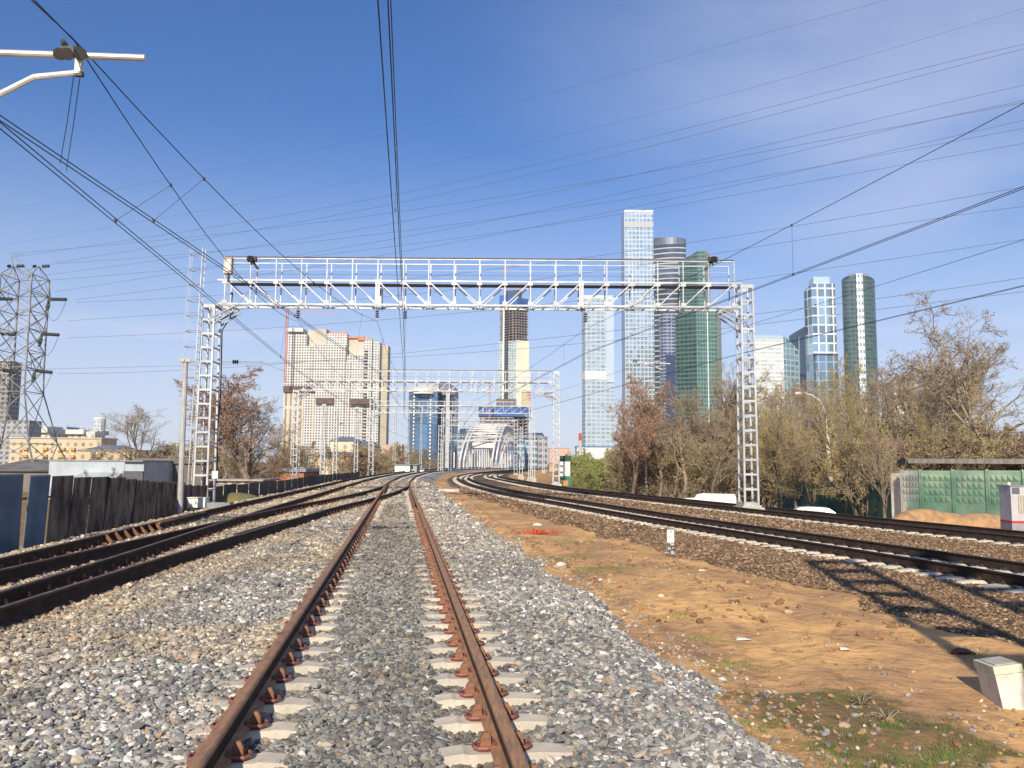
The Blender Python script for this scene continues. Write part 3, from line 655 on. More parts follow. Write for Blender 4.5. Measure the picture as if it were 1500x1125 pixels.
def gantry(Y, pl, pr, ytop_l, ybot_l, label, zbl, zbr, hr_extra=1.1, rail_h=1.0, panels=20, simple=False, hl_extra=0., group='gantries across the tracks'):
    "portal over the tracks: two lattice masts, a trussed crossbeam with a walkway rail, brackets"
    x0, x1 = atx(pl, 600, Y), atx(pr, 600, Y); zt, zb = atz((pl+pr)/2, ytop_l, Y), atz((pl+pr)/2, ybot_l, Y)
    t = thing('track_gantry', ((x0+x1)/2, Y, 0), label, 'gantry', group); cx = (x0+x1)/2
    H = zt-zb; D = .85; r_ = .042 if not simple else .06; n = panels
    xa, xb = x0+.35-cx, x1-.35-cx; dx = (xb-xa)/n
    b_ = MB()
    for y in (-D/2, D/2):
        for z in (zt, zb): b_.box(xa-.35, xb+.35, y-r_, y+r_, z-r_, z+r_)
    b_.build('chord_beams', galv, t)
    b_ = MB(); c_ = MB()
    for i in range(n+1):
        x = xa+i*dx
        for y in (-D/2, D/2):
            b_.box(x-.025, x+.025, y-.025, y+.025, zb+r_, zt-r_)
            if y < 0 and not simple:
                for z_ in (zb+.09, zt-.09): b_.box(x-.11, x+.11, y-.062, y-.052, z_-.09, z_+.09)
            if i < n:
                if i < n/2: a, e = (x+.04, y, zt-r_), (x+dx-.04, y, zb+r_)
                else: a, e = (x+.04, y, zb+r_), (x+dx-.04, y, zt-r_)
                b_.tube(a, e, .036, .036, 4)
        c_.tube((x, -D/2, zb), (x, D/2, zb), .022, .022, 4); c_.tube((x, -D/2, zt), (x, D/2, zt), .022, .022, 4)
        if i < n:
            c_.tube((x, -D/2 if i % 2 else D/2, zb), (x+dx, D/2 if i % 2 else -D/2, zb), .028, .028, 4)
    b_.build('web_members', galv, t); c_.build('cross_bracing', dgalv, t)
    for k in (.3, .7):
        x = xa+(xb-xa)*k
        for y in (-D/2-.03, D/2+.03): b_ = MB(); b_.box(x-.10, x-.04, y-.02, y+.02, zb-.1, zt+.08); b_.box(x+.04, x+.10, y-.02, y+.02, zb-.1, zt+.08); b_.build('splice_plate', galv, t)
    b_ = MB(); b_.box(xa, xb, -.28, .28, zt-.13, zt-.10); b_.build('walkway', mat('walkway mesh', (.10, .09, .09), (.16, .12, .10), .8), t)
    b_ = MB()
    for i in range(n+1):
        x = xa+i*dx
        for y in (-D/2-.05, D/2+.05): b_.box(x-.022, x+.022, y-.02, y+.02, zt+.05, zt+rail_h)
    for y in (-D/2-.05, D/2+.05):
        b_.box(xa-.02, xb+.02, y-.022, y+.022, zt+rail_h, zt+rail_h+.045); b_.tube((xa, y, zt+rail_h*.5), (xb, y, zt+rail_h*.5), .008, .008, 4)
    b_.build('handrail', galv, t)
    if not simple:
        b_ = MB(); b_.tube((xa, -D/2-.05, zt+rail_h+.085), (xb, -D/2-.05, zt+rail_h+.085), .03, .03, 6); b_.build('cable', mat('brown cable', (.12, .08, .07), None, .7), t)
    for side, xm, zg, hx in ((-1, x0-cx-.38, zbl, hl_extra), (1, x1-cx+.25, zbr, hr_extra)):
        mr = bpy.data.objects.new('mast', None); col.objects.link(mr); mr.parent = t; mr.location = (xm, 0, zg)
        mast_parts(mr, zb-zg+hx, .62, .95, plate=.66 if not simple else .9, rings=not simple)
        z = zb-zg
        for y in (-D/2, D/2):
            b_ = MB(); b_.tube((0, y, z-.75), (-side*1.15, y, z-.12), .055, .055, 4); b_.tube((-side*.3, y, z-.07), (-side*1.25, y, z-.09), .05, .05, 4)
            b_.tube((-side*.3, y, z-.9), (-side*1.25, y, z-.25), .045, .045, 4); b_.build('bracket', dgalv, mr)
    return t, cx, zt, zb, xa, xb, x0, x1
G1 = gantry(38, 316, 1086, 410+5.5, 447.5+2.5, 'large silver gantry with handrail spanning all tracks, nearest of the row', -.52, -.35)
t, cx, zt, zb, xa, xb, x0, x1 = G1
# ladder with safety hoops on the left mast
ml = [c for c in t.children if c.name.startswith('mast')][0]
b_ = MB(); hh = zb+.5+2.6; lx = -.36
for s in (-.2, .2): b_.tube((lx-.12, -.55+s, .4), (lx+.1, -.55+s, hh), .022, .022, 4)
z = .6
while z < hh-.1: b_.tube((lx-.12+.22*z/hh, -.75, z), (lx-.12+.22*z/hh, -.35, z), .014, .014, 4); z += .33
b_.build('ladder', galv, ml)
b_ = MB(); z = 2.4; P = []
while z < hh+.05:
    x_ = lx-.12+.22*z/hh; pts = [(x_-.36+.36*math.cos(a)-.0, -.55+.36*math.sin(a)*-1, z+.03*math.sin(a)) for a in np.linspace(-2.6+math.pi, 2.6+math.pi, 11)]
    b_.path([(x_-.30*(1+math.cos(a)), -.55+.34*math.sin(a), z) for a in np.linspace(-2.7, 2.7, 12)], .018, 4); z += .72
for s in (-.3, 0, .3): b_.tube((lx-.12-.6, -.55+s*.6, 2.4), (lx+.1-.6, -.55+s*.6, hh), .007, .007, 4)
b_.build('safety_cage', galv, ml)
b_ = MB(); b_.path([(.30, .62, 0), (.34, .62, 2.4), (.26, .62, 3.4), (.36, .62, 5.2), (.3, .62, 8.4), (.75, .4, 9.0), (.8, .4, 10.2)], .03, 6); b_.build('downlead_cable', black, ml)
# controller box at the beam's left end, floodlights on the handrail
q = thing('junction_box', (xa+cx+.15, 37.55, zt+.28), 'beige electrical box mounted at the left end of the nearest gantry beam', 'junction box')
b_ = MB(); b_.box(-.2, .16, -.14, .14, 0, .72); b_.box(-.23, .19, -.17, .17, .72, .75); b_.build('housing', mat('beige box', (.55, .50, .42), (.4, .3, .2), .6), q)
b_ = MB(); b_.box(-.06, .13, -.17, -.142, .1, .62); b_.build('door', white, q); b_ = MB(); b_.tube((0, 0, -.35), (0, 0, 0), .07, .05, 8); b_.build('cable_boot', black, q)
def flood(x, y, z, label, s=1):
    q = thing('floodlight', (x, y, z), label, 'floodlight', 'floodlights on the nearest gantry')
    b_ = MB(); b_.cbox((0, 0, .15), (.42, .26, .22)); b_.tube((0, -.1, .15), (.0, -.24, .1), .13, .16, 8); b_.build('lamp_head', black, q)
    b_ = MB(); b_.tube((0, 0, -.12), (0, 0, .1), .03, .03, 6); b_.tube((0, 0, .1), (s*.35, .1, -.32), .045, .07, 6); b_.build('bracket', black, q)
p = at(369, 384, 37.5); flood(p.x, p.y, p.z, 'black floodlight on the handrail near the left end of the gantry', .8)
p = at(1044, 385, 37.5); flood(p.x, p.y, p.z, 'black floodlight on the handrail near the right end of the gantry', -1.0)
gantry(83, 440, 811, 558.5, 573, 'silver gantry second in the row, smaller behind the nearest one', -.5, -.45, hr_extra=2.1, panels=22)
gantry(118, 549, 778, 594.5, 605, 'silver gantry third in the row, crossing in front of the blue wrapped floors', -.5, -.5, hr_extra=.5, hl_extra=2.2, rail_h=.6, panels=18, simple=True)
gantry(165, 648, 754, 616, 623.5, 'fourth silver gantry of the row, in front of the white arch bridge', -.5, -.6, hr_extra=1.2, rail_h=.6, panels=14, simple=True)
gantry(235, 650, 795, 640, 645.5, 'farthest and lowest gantry, its beam across the foot of the arch bridge', -.6, -.7, hr_extra=.6, rail_h=.5, panels=16, simple=True)
for i, (px, yb, yt, lab, arm) in enumerate((
    (472, 705, 592, 'lattice mast just right of the left mast of the second gantry', 0),
    (490, 702.5, 600, 'lattice mast second to the right of the second gantry left mast', 1),
    (521, 699, 596, 'lattice mast in front of the pale cream tower block right side', 0),
    (577, 694, 566, 'tall thin lattice mast with bracket left of the blue glass office', 1),
    (597, 692, 600, 'lattice mast in front of the left edge of the blue glass office', 1),
    (616, 690, 606, 'lattice mast in front of the middle of the blue glass office', 0),
    (647, 694, 598, 'lattice mast standing in the orange soil where the track beds part', -1),
    (659, 693, 602, 'darker lattice mast right beside the one in the orange soil', 1),
    (671, 691, 622, 'lattice mast left of the foot of the arch bridge', 0),
    (684, 690, 615, 'lattice mast in front of the left arch foot', 1),
    (763, 698, 626, 'short lattice mast with white footing beyond the curve', -1),
    (777, 702, 588, 'lattice mast in front of the glass office right of the bridge', 0))):
    Y = 2.15*1200/(yb-678); p = at(px, yb, Y); zz = p.z; hgt = atz(px, yt, Y)-zz
    lattice_single(p.x, p.y, hgt, lab, arm=arm, zb=zz)
# masts standing just outside the frame, whose shadow and bracket reach into it
def cantilever(x, y, label, zb, arm=None):
    t = thing('lattice_mast', (x, y, zb), label, 'mast', 'masts beside the camera'); mast_parts(t, 10.6, .98, .2, plate=.86, top=.95, leg=.16, ph=.17, rings=True)
    return t
q = cantilever(3.66, -.6, 'lattice mast just right of the viewpoint, its ladder-like shadow on the soil', -.4)
q = cantilever(5.75, .1, 'second lattice mast right of the viewpoint, its shadow on the brown ballast', -.4)
# bracket overhead at upper left
q = thing('cantilever_mast', (-11.2, 9.6, -.6), 'mast at left whose silver bracket arm reaches over the left tracks', 'mast'); mast_parts(q, 9.6, .62, .9)
Q = lambda x, y, Y: tuple(at(x, y, Y)-Vector((-11.2, 9.6, -.6)))
b_ = MB(); b_.tube(Q(-330, 66, 9.6), Q(213, 85, 9.6), .042, .042, 10); b_.build('bracket_tube', mat('bright aluminium tube', (.72, .70, .64), (.55, .53, .5), .4, .5), q)
b_ = MB(); b_.tube(Q(-330, 90, 9.6), Q(-60, 74, 9.6), .03, .03, 8); b_.build('stay', galv, q)
b_ = MB(); b_.cbox(Q(116, 94, 9.6), (.075, .07, .21)); b_.tube(Q(118, 106, 9.6), Q(50, 113, 9.6), .032, .036, 8); b_.tube(Q(50, 113, 9.6), Q(-60, 168, 9.6), .036, .036, 8); b_.build('steady_arm', white, q)
b_ = MB(); b_.path([Q(108, 111, 9.6), Q(99, 175, 10.6), at(88, 240, 11.6)-Vector((-11.2, 9.6, -.6))], .005, 4); b_.path([Q(117, 114, 9.6), Q(108, 180, 10.7), at(97, 250, 11.9)-Vector((-11.2, 9.6, -.6))], .005, 4); b_.build('hanging_wires', wirem, q)
b_ = MB()
for px in (88, 99, 118): b_.tube(Q(px-1, 79, 9.5), Q(px+1, 79, 9.7), .075, .075, 8)
b_.cbox(Q(104, 76, 9.6), (.2, .1, .1)); b_.cbox(Q(116, 109, 9.6), (.1, .05, .05)); b_.tube(Q(95, 66, 9.6), Q(92, 60, 9.8), .04, .03, 6); b_.build('clamp', mat('black iron', (.06, .05, .045), None, .6), q)

# ------------------------------------------------------------------ overhead wires
def wire(name, pts, r, label, cat, group, m=wirem, n=24, sag=None):
    P = [Vector(p) for p in pts]; m_ = MB(); m_.path(P, r, 5)
    o = m_.build(name, m, None, True, origin=P[0]); return tag(o, label, cat, group)
def tpt(tr, y, off=0.):
    y0, y1 = tr[0, 1], tr[-1, 1]
    return float(np.interp(y, tr[:, 1], tr[:, 0]))+off
def catenary(tr, zo, ys, label, offs, hm=8.3, sag=.9, hc=6.25, y_from=-6, double=False, h_first=0., hs=None, sgs=None, moffs=None):
    t = thing('catenary_line', (tpt(tr, ys[0], offs[0]), ys[0], zo+hc), label, 'overhead line', 'overhead lines above the tracks'); o = Vector(t.location)
    mw, cw, dr, cl = MB(), MB(), MB(), MB()
    for i in range(len(ys)-1):
        a = Vector((tpt(tr, ys[i], offs[i]), ys[i], 0)); b = Vector((tpt(tr, ys[i+1], offs[i+1]), ys[i+1], 0)); L_ = (b-a).length
        M, C = [], []; n = 14; h0, h1 = ((hm+h_first) if i == 0 else hm), hm; sg = sag
        if hs: h0, h1, sg = hs[i], hs[i+1], sgs[i]
        for k in range(n+1):
            u = k/n; p = a.lerp(b, u); s = 4*u*(1-u)
            mo = 0 if not moffs else moffs[i]*(1-u)+moffs[i+1]*u
            M.append(p+Vector((mo, 0, zo+h0+(h1-h0)*u-sg*s))-o); C.append(p+Vector((0, 0, zo+hc))-o)
        mw.path(M, .0085, 5)
        dd = .05 if double else 0
        for q_ in ((-dd, dd) if double else (0,)): cw.path([p+Vector((q_, 0, 0)) for p in C], .0085, 5)
        k = max(3, int(L_/9))
        for j in range(k):
            u = (j+.5)/k; p = a.lerp(b, u); zt_ = zo+h0+(h1-h0)*u-sg*4*u*(1-u)
            mo = 0 if not moffs else moffs[i]*(1-u)+moffs[i+1]*u; dr.tube(p+Vector((mo, 0, zt_))-o, p+Vector((0, 0, zo+hc))-o, .005, .005, 4)
            for z_, m_ in ((zt_, mo), (zo+hc, 0)): cl.cbox(p+Vector((m_, 0, z_))-o, (.03, .05, .06))
    mw.build('messenger_wire', wirem, t, True); cw.build('contact_wire', wirem, t, True); dr.build('droppers', wirem, t); cl.build('clamps', black, t)
    return t
YS = [-9, 38, 83, 118, 165, 235]
catenary(T_MAIN, 0, YS, 'pair of overhead wires running up the middle of the sky above the rusty track', [.12, .25, -.2, .2, 0, 0], hm=8.25, sag=.75, double=True)
catenary(T_L1, 0, [-9, 9.6, 38, 83, 118, 165, 235], 'overhead wires from the left edge above the leftmost track', [.1, .05, -.2, .2, 0, 0, 0], hc=5.95, double=True, hs=[8.2, 6.78, 8.25, 8.25, 8.25, 8.25, 8.25], sgs=[.6, .75, .7, .6, .6, .6], moffs=[.9, 1.15, 0, 0, 0, 0, 0])
catenary(T_L2, 0, [-9, 9.6, 38, 62], 'overhead wires from the bracket at upper left above the joining track', [-.4, -.45, .3, 0], hc=5.95, double=True, hs=[8.2, 6.82, 8.3, 8.3], sgs=[.6, .6, .5], moffs=[.6, 1.05, 0, 0])
catenary(T_R1, ZR, [-5, 38, 83, 118, 165, 235], 'thicker overhead wires entering from the right edge above the nearer black track', [.3, -.3, .2, -.2, 0, 0], hm=8.35, sag=.25, hc=7.2, double=True, h_first=1.25)
catenary(T_R2, ZR, [-5, 38, 83, 118, 165, 235], 'overhead wires entering lower at the right edge above the farther black track', [-.3, .3, -.2, .2, 0, 0], hm=8.5, sag=.25, hc=7.25, double=True, h_first=.9)
# hangers and insulators under the nearest beam
def hanger(tr, zo, off, hm, label):
    x = tpt(tr, 38, off); t = thing('insulator_hanger', (x, 38, zo+hm), label, 'insulator', 'insulators hung under the nearest gantry'); dz = zb-(zo+hm)
    a = MB(); a.tube((0, 0, 0), (0, 0, dz*.25), .012, .012, 4); a.tube((0, 0, dz*.7), (-.25, -.4, dz), .01, .01, 4); a.tube((0, 0, dz*.7), (.25, .4, dz), .01, .01, 4); a.build('hanger_rod', dgalv, t)
    a = MB(); insul(a, (0, 0, dz*.2), (0, 0, dz*.72), .11, 4); a.build('insulator_discs', mat('brown porcelain', (.06, .03, .025), None, .25), t)
hanger(T_L1, 0, -.2, 8.25, 'brown insulator hung from the gantry above the leftmost track')
hanger(T_L2, 0, .3, 8.3, 'brown insulator hung from the gantry above the joining track')
hanger(T_MAIN, 0, .25, 8.25, 'brown insulator hung from the gantry above the rusty track')
hanger(T_R1, ZR, -.3, 8.5, 'brown insulator hung from the gantry above the nearer black track')
hanger(T_R2, ZR, .3, 8.4, 'brown insulator hung from the gantry above the farther black track')
# registration arms on the first gantry masts
t = thing('registration_arm', tuple(at(325, 530, 38)), 'thin rod with a black insulator reaching right from the left gantry mast', 'bracket'); o = Vector(t.location)
a = MB(); a.tube((0, 0, 0), at(385, 530, 38)-o, .022, .022, 6); a.tube(at(385, 531, 38)-o, at(420, 545, 38)-o, .018, .018, 6); a.build('rod', dgalv, t)
a = MB(); insul(a, at(341, 530, 38)-o, at(350, 530, 38)-o, .11, 3); a.build('insulator', black, t)
t = thing('registration_arm', tuple(at(918, 529, 44)), 'white steady arm with brown insulator in front of the tall pale tower', 'bracket'); o = Vector(t.location)
a = MB(); a.tube((0, 0, 0), at(982, 533, 44)-o, .025, .025, 6); a.tube(at(944, 533, 44)-o, at(978, 544, 44)-o, .028, .028, 6); a.build('rod', white, t)
a = MB(); insul(a, at(927, 529, 44)-o, at(934, 529.5, 44)-o, .1, 3); a.build('insulator', mat('brown porcelain', (.06, .03, .025)), t)
# high-voltage lines swinging across the whole sky from the pylon at the left
def Yhv(px): return 176.8/((px-750)/1200+1.9)
HV = [[(-60, 322), (0, 308), (330, 247), (720, 158), (1300, 0), (1420, -30)], [(-60, 370), (0, 358), (330, 303), (800, 203.5), (1100, 129), (1343, 60), (1530, 2)],
 [(15, 377), (204, 350), (330, 329), (400, 318), (750, 248.7), (1150, 151), (1324, 107), (1530, 58)], [(85, 384), (330, 344), (400, 332.7), (750, 261.5), (1150, 164), (1384, 101), (1530, 64)],
 [(15, 371), (204, 355.5), (400, 333.5), (750, 285.5), (937, 255), (1150, 216), (1530, 145)], [(65, 403), (330, 367), (400, 357), (750, 294), (937, 254), (1150, 206), (1530, 118)],
 [(75, 387), (294, 369), (400, 361), (750, 316.7), (937, 288.7), (1150, 252.7), (1530, 182)], [(80, 428), (330, 388), (451, 372.7), (587, 348.7), (800, 306), (1150, 227), (1530, 142)],
 [(57, 412), (249, 395), (400, 381.5), (571, 362), (800, 330), (1150, 272.7), (1530, 205)], [(110, 439), (286, 416.5), (400, 400), (579, 371), (800, 329), (1150, 255.5), (1530, 169)],
 [(112, 443), (330, 431), (632, 407), (800, 383), (1100, 342), (1530, 268)], [(99, 470), (286, 457.6), (632, 428), (850, 401), (1100, 363), (1530, 299)],
 [(98, 495), (283, 487), (400, 480), (570, 468), (731, 452.7), (1106, 408), (1530, 346)], [(85, 547.5), (280, 541.5), (564, 521), (660, 508.7), (860, 490), (1106, 460), (1530, 402)],
 [(56, 541), (267, 535.5), (660, 519), (847, 503), (1106, 476), (1530, 424)]]
ORD = ['topmost', 'second from the top', 'third from the top', 'fourth from the top', 'fifth from the top', 'sixth from the top', 'seventh from the top', 'eighth from the top', 'ninth from the top', 'tenth from the top', 'fifth from the bottom', 'fourth from the bottom', 'third from the bottom', 'second from the bottom', 'lowest']
HV.sort(key=lambda h: np.interp(1150, [p[0] for p in h], [p[1] for p in h]))
for i, h in enumerate(HV):
    xs = np.array([p[0] for p in h], float); ys = np.array([p[1] for p in h], float)
    cf = np.polyfit(xs, ys, 4 if len(h) > 5 else 3); q = np.linspace(xs[0], xs[-1], 34)
    off = ((i*7) % 5-2)*1.3
    wire('power_line', [at(x, np.polyval(cf, x), Yhv(x)+off) for x in q], .021 if i > 1 else .014, 'high-voltage wire crossing the whole sky, %s at the tall pale tower' % ORD[i], 'power line', 'high-voltage wires', hvm)

# ------------------------------------------------------------------ transmission pylon at the left
def pylon():
    Y = 110.; ox, oy, oz = atx(22, 640, Y), Y, gz(atx(27, 640, Y), Y)
    t = thing('transmission_pylon', (ox, oy, oz), 'grey lattice high-voltage pylon with black insulator strings at the left edge', 'pylon')
    zz = lambda py: atz(30, py, Y)-oz
    lv = [(0, 6.6, 5.2), (zz(650), 3.9, 3.4), (zz(575), 2.2, 2.2), (zz(540), 2.1, 2.1), (zz(515), 2.1, 2.1), (zz(484), 2.1, 2.1), (zz(458), 2.1, 2.1), (zz(430), 2.1, 2.1), (zz(406), 2.1, 2.1)]
    for sx_ in (-1, 1):
        for sy_ in (-1, 1):
            b_ = MB()
            for (z0, w0, d0), (z1, w1, d1) in zip(lv[:-1], lv[1:]): b_.tube((sx_*w0, sy_*d0, z0), (sx_*w1, sy_*d1, z1), .12, .12, 4)
            b_.build('leg', dg2, t)
    b_ = MB()
    for (z0, w0, d0), (z1, w1, d1) in zip(lv[:-1], lv[1:]):
        for s in (-1, 1):
            b_.tube((-w0, s*d0, z0), (w1, s*d1, z1), .06, .06, 4); b_.tube((w0, s*d0, z0), (-w1, s*d1, z1), .06, .06, 4)
            b_.tube((s*w0, -d0, z0), (s*w1, d1, z1), .06, .06, 4); b_.tube((s*w0, d0, z0), (s*w1, -d1, z1), .06, .06, 4)
            b_.tube((-w1, s*d1, z1), (w1, s*d1, z1), .06, .06, 4); b_.tube((s*w1, -d1, z1), (s*w1, d1, z1), .06, .06, 4)
    b_.build('bracing', dg2, t)
    for (py, tx, ty) in ((433, 74, 438), (484, 63, 489), (540, 53, 543)):
        for s in (-1, 1):
            b_ = MB(); tip = Vector((s*(atx(tx, ty, Y)-ox), 0, zz(ty))); z0 = zz(py); z1 = zz(py)+2.6
            for sy_ in (-1, 1):
                b_.tube((s*2.1, sy_*2.1, z0), tip, .07, .07, 4); b_.tube((s*2.1, sy_*2.1, z1), tip, .05, .05, 4)
                b_.tube((s*2.1, sy_*2.1, z1), (s*2.1, sy_*2.1, z0), .05, .05, 4)
                m_ = Vector((s*2.1, sy_*2.1, z0)).lerp(tip, .5); b_.tube(m_, Vector((s*2.1, sy_*2.1, z1)).lerp(tip, .5), .04, .04, 4)
            b_.build('cross_arm', dg2, t)
            e1 = tip+Vector((3.4, -2.2, -.45)); e2 = tip+Vector((-2.2, 3, -1.0)) if s > 0 else tip+Vector((-3, 2, -.5))
            b_ = MB(); insul(b_, tip+Vector((.2, 0, 0)), e1, .24, 14); b_.build('insulator_string', black, t)
            b_ = MB()
            for k_ in (-.3, .3): insul(b_, tip+(e2-tip)*.3+Vector((0, 0, k_)), e2+Vector((0, 0, k_)), .2, 9)
            b_.build('insulator_string', mat('green glass insulator', (.10, .12, .08), None, .3), t)
            b_ = MB(); b_.path([e2.lerp(e1, u)+Vector((0, 0, -2.1*4*u*(1-u))) for u in np.linspace(0, 1, 12)], .03, 4); b_.build('jumper_wire', hvm, t)
    for s in (-1, 1):
        b_ = MB(); tip = Vector((s*(atx(57, 391, Y)-ox), 0, zz(390)))
        for sy_ in (-1, 1): b_.tube((s*2.1, sy_*2.1, zz(406)), tip, .06, .06, 4); b_.tube((-s*.6, sy_*1.4, zz(406)), tip, .05, .05, 4)
        b_.tube(tip, Vector((s*(atx(74, 438, Y)-ox), 0, zz(438))), .05, .05, 4)
        b_.build('earth_wire_peak', dg2, t)
        b_ = MB(); insul(b_, tip+Vector((.5, 0, 0)), tip+Vector((1.7, -.3, 0)), .25, 3); insul(b_, tip+Vector((-.4, 0, 0)), tip+Vector((-.9, 0, 0)), .25, 2); b_.build('insulator', black, t)
    b_ = MB(); b_.tube((-1.4, 0, zz(406)), (-2.2, 0, zz(373)), .07, .07, 4); b_.tube((1.4, 0, zz(406)), (-2.2, 0, zz(373)), .06, .06, 4); b_.tube((-2.2, 0, zz(373)), (-.7, 0, zz(373)), .05, .05, 4); b_.build('top_horn', dg2, t)
    return t
dg2 = mat('weathered angle steel', (.27, .27, .27), (.17, .165, .16), .7, .2, .8)
pylon()

# ------------------------------------------------------------------ left lineside: fence, lamp pole, boxes
slate = mat('blue grey corrugated steel', (.17, .21, .26), (.12, .15, .19), .6, .2, 1.5)
oldfence = mat('stained brown fence board', (.27, .20, .14), (.07, .05, .035), .9, 0, 3., .4, stretch=(1, 1, .35))
def corr(p0, p1, z0, z1, lean=(0, 0), amp=.02, pitch=.11):
    "corrugated upright sheet between two ground points"
    p0 = Vector((*p0, 0)); p1 = Vector((*p1, 0)); d = p1-p0; L_ = d.length; d.normalize(); nrm = Vector((-d.y, d.x, 0)); n = max(4, int(L_/pitch*2))
    v = []
    for z, t_ in ((z0, 0), (z1, 1)):
        for k in range(n+1):
            for th in (0, .012):
                p = p0+d*(L_*k/n+lean[0]*t_)+nrm*((amp if k % 2 else -amp)+th+lean[1]*t_); v.append((p.x, p.y, z))
    m_ = 2*(n+1); f = []
    for k in range(n):
        a = k*2; f += [(a, a+2, m_+a+2, m_+a), (a+1, m_+a+1, m_+a+3, a+3), (m_+a, m_+a+2, m_+a+3, m_+a+1)]
    return v, f
def fence_left():
    P0 = Vector((-9.6, 9.0)); P1 = Vector((-12.55, 33.5)); d = (P1-P0).normalized(); Ltot = (P1-P0).length
    t = thing('corrugated_fence', (P0.x, P0.y, -.7), 'tall leaning fence of blue-grey and rusty dark corrugated sheets with gaps', 'fence')
    s = 0.; i = 0
    while s < Ltot-.3:
        wd = 1.15 if s < 10.5 else random.uniform(1.0, 1.25); y = P0.y+d.y*s
        zt_ = np.interp(y, [9, 17, 22, 28, 33.5], [1.45, 1.36, 1.20, .93, .62])+random.uniform(-.02, .02)
        blue = y < 19.2
        ln = (0, 0) if y < 17.5 else (np.interp(y, [17, 24, 33], [.2, .6, .4]), .03*(i % 2))
        a = P0+d*s; b = P0+d*(s+wd-(.10 if blue else -.12 if i % 5 else .03))
        v, f = corr((a.x-P0.x, a.y-P0.y), (b.x-P0.x, b.y-P0.y), -.75, zt_+.7, ln, .02 if blue else .012, .10)
        mesh_obj('fence_sheet', v, f, slate if blue else oldfence, t); s += wd; i += 1
    b_ = MB(); q1 = P1-P0
    for z in (.35, 1.55): b_.tube((-.12, 0, z+.1), (q1.x-.12, q1.y, z-.25), .035, .035, 4)
    b_.build('fence_rail', rust, t)
    for k in range(8):
        b_ = MB(); q1 = (P1-P0)*(k/7); b_.tube((q1.x-.16, q1.y, -.6), (q1.x-.1, q1.y, 1.6-.08*k), .04, .04, 6); b_.build('post', rust, t)
fence_left()
# low far fence beyond the mast, along the left of the tracks
t = thing('board_fence', (-15.5, 40, -1.2), 'long low dark fence running on behind the bare tree on the left', 'fence')
for k in range(26):
    y = 0+k*3.; x = -np.interp(40+y, [40, 66, 90, 120], [0, 2.2, 4.6, 6.4]); x2 = -np.interp(43+y, [40, 66, 90, 120], [0, 2.2, 4.6, 6.4])
    v, f = corr((x, y), (x2, y+2.9), -.1, 1.5+random.uniform(-.05, .08), (0, 0), .015, .2); mesh_obj('fence_sheet', v, f, mat('dark slate board', (.06, .07, .08), (.04, .045, .05), .8), t)
def pole(px, pyb, pyt, Y, r=.07, label='', cat='lamp post', name='lamp_pole'):
    p = at(px, pyb, Y); t = thing(name, p, label, cat); return t, p, atz(px, pyt, Y)-p.z
t, p, h = pole(263, 757, 531, 29, label='plain grey pole with two small lamp heads left of the nearest gantry mast')
top = at(272, 531, 29)-p
b_ = MB(); b_.tube((0, 0, -.3), top, .105, .085, 10); b_.build('pole', mat('grey pole paint', (.42, .42, .40), (.33, .33, .32), .6), t)
for s in (-1, 1):
    b_ = MB(); b_.cbox(top+Vector((s*.11, -.05, .06)), (.15, .22, .10), .3); b_.build('lamp_head', mat('sun bleached lamp', (.62, .5, .38)), t)
p = at(294, 748, 30.5); t = thing('signal_box', (p.x, p.y, p.z), 'small white equipment box on legs at the foot of the left gantry mast', 'box')
b_ = MB(); b_.box(-.42, .22, -.2, .2, .12, .46); b_.box(-.45, .25, -.23, .23, .46, .49); b_.build('cabinet', white, t)
b_ = MB()
for x in (-.34, .12): b_.box(x, x+.07, -.12, .12, -.4, .12)
b_.build('leg', white, t)
b_ = MB(); b_.tube((-.16, -.207, .22), (-.10, -.207, .36), .009, .009, 4); b_.tube((-.10, -.207, .36), (-.04, -.207, .22), .009, .009, 4); b_.tube((-.13, -.207, .28), (-.07, -.207, .28), .007, .007, 4); b_.build('painted_letter', black, t)
b_ = MB(); b_.box(.24, 1.1, -.1, .3, -.3, .3); b_.build('side_case', dgalv, t)
p = at(313, 741, 32); t = thing('marker_sign', (p.x, p.y, p.z), 'small blank white plate on a thin post right of the left gantry mast', 'sign')
b_ = MB(); b_.tube((0, 0, -.3), (0, 0, 1.35), .022, .022, 6); b_.build('post', dgalv, t); b_ = MB(); b_.box(-.11, .12, -.03, -.01, 1.05, 1.34); b_.build('plate', white, t)

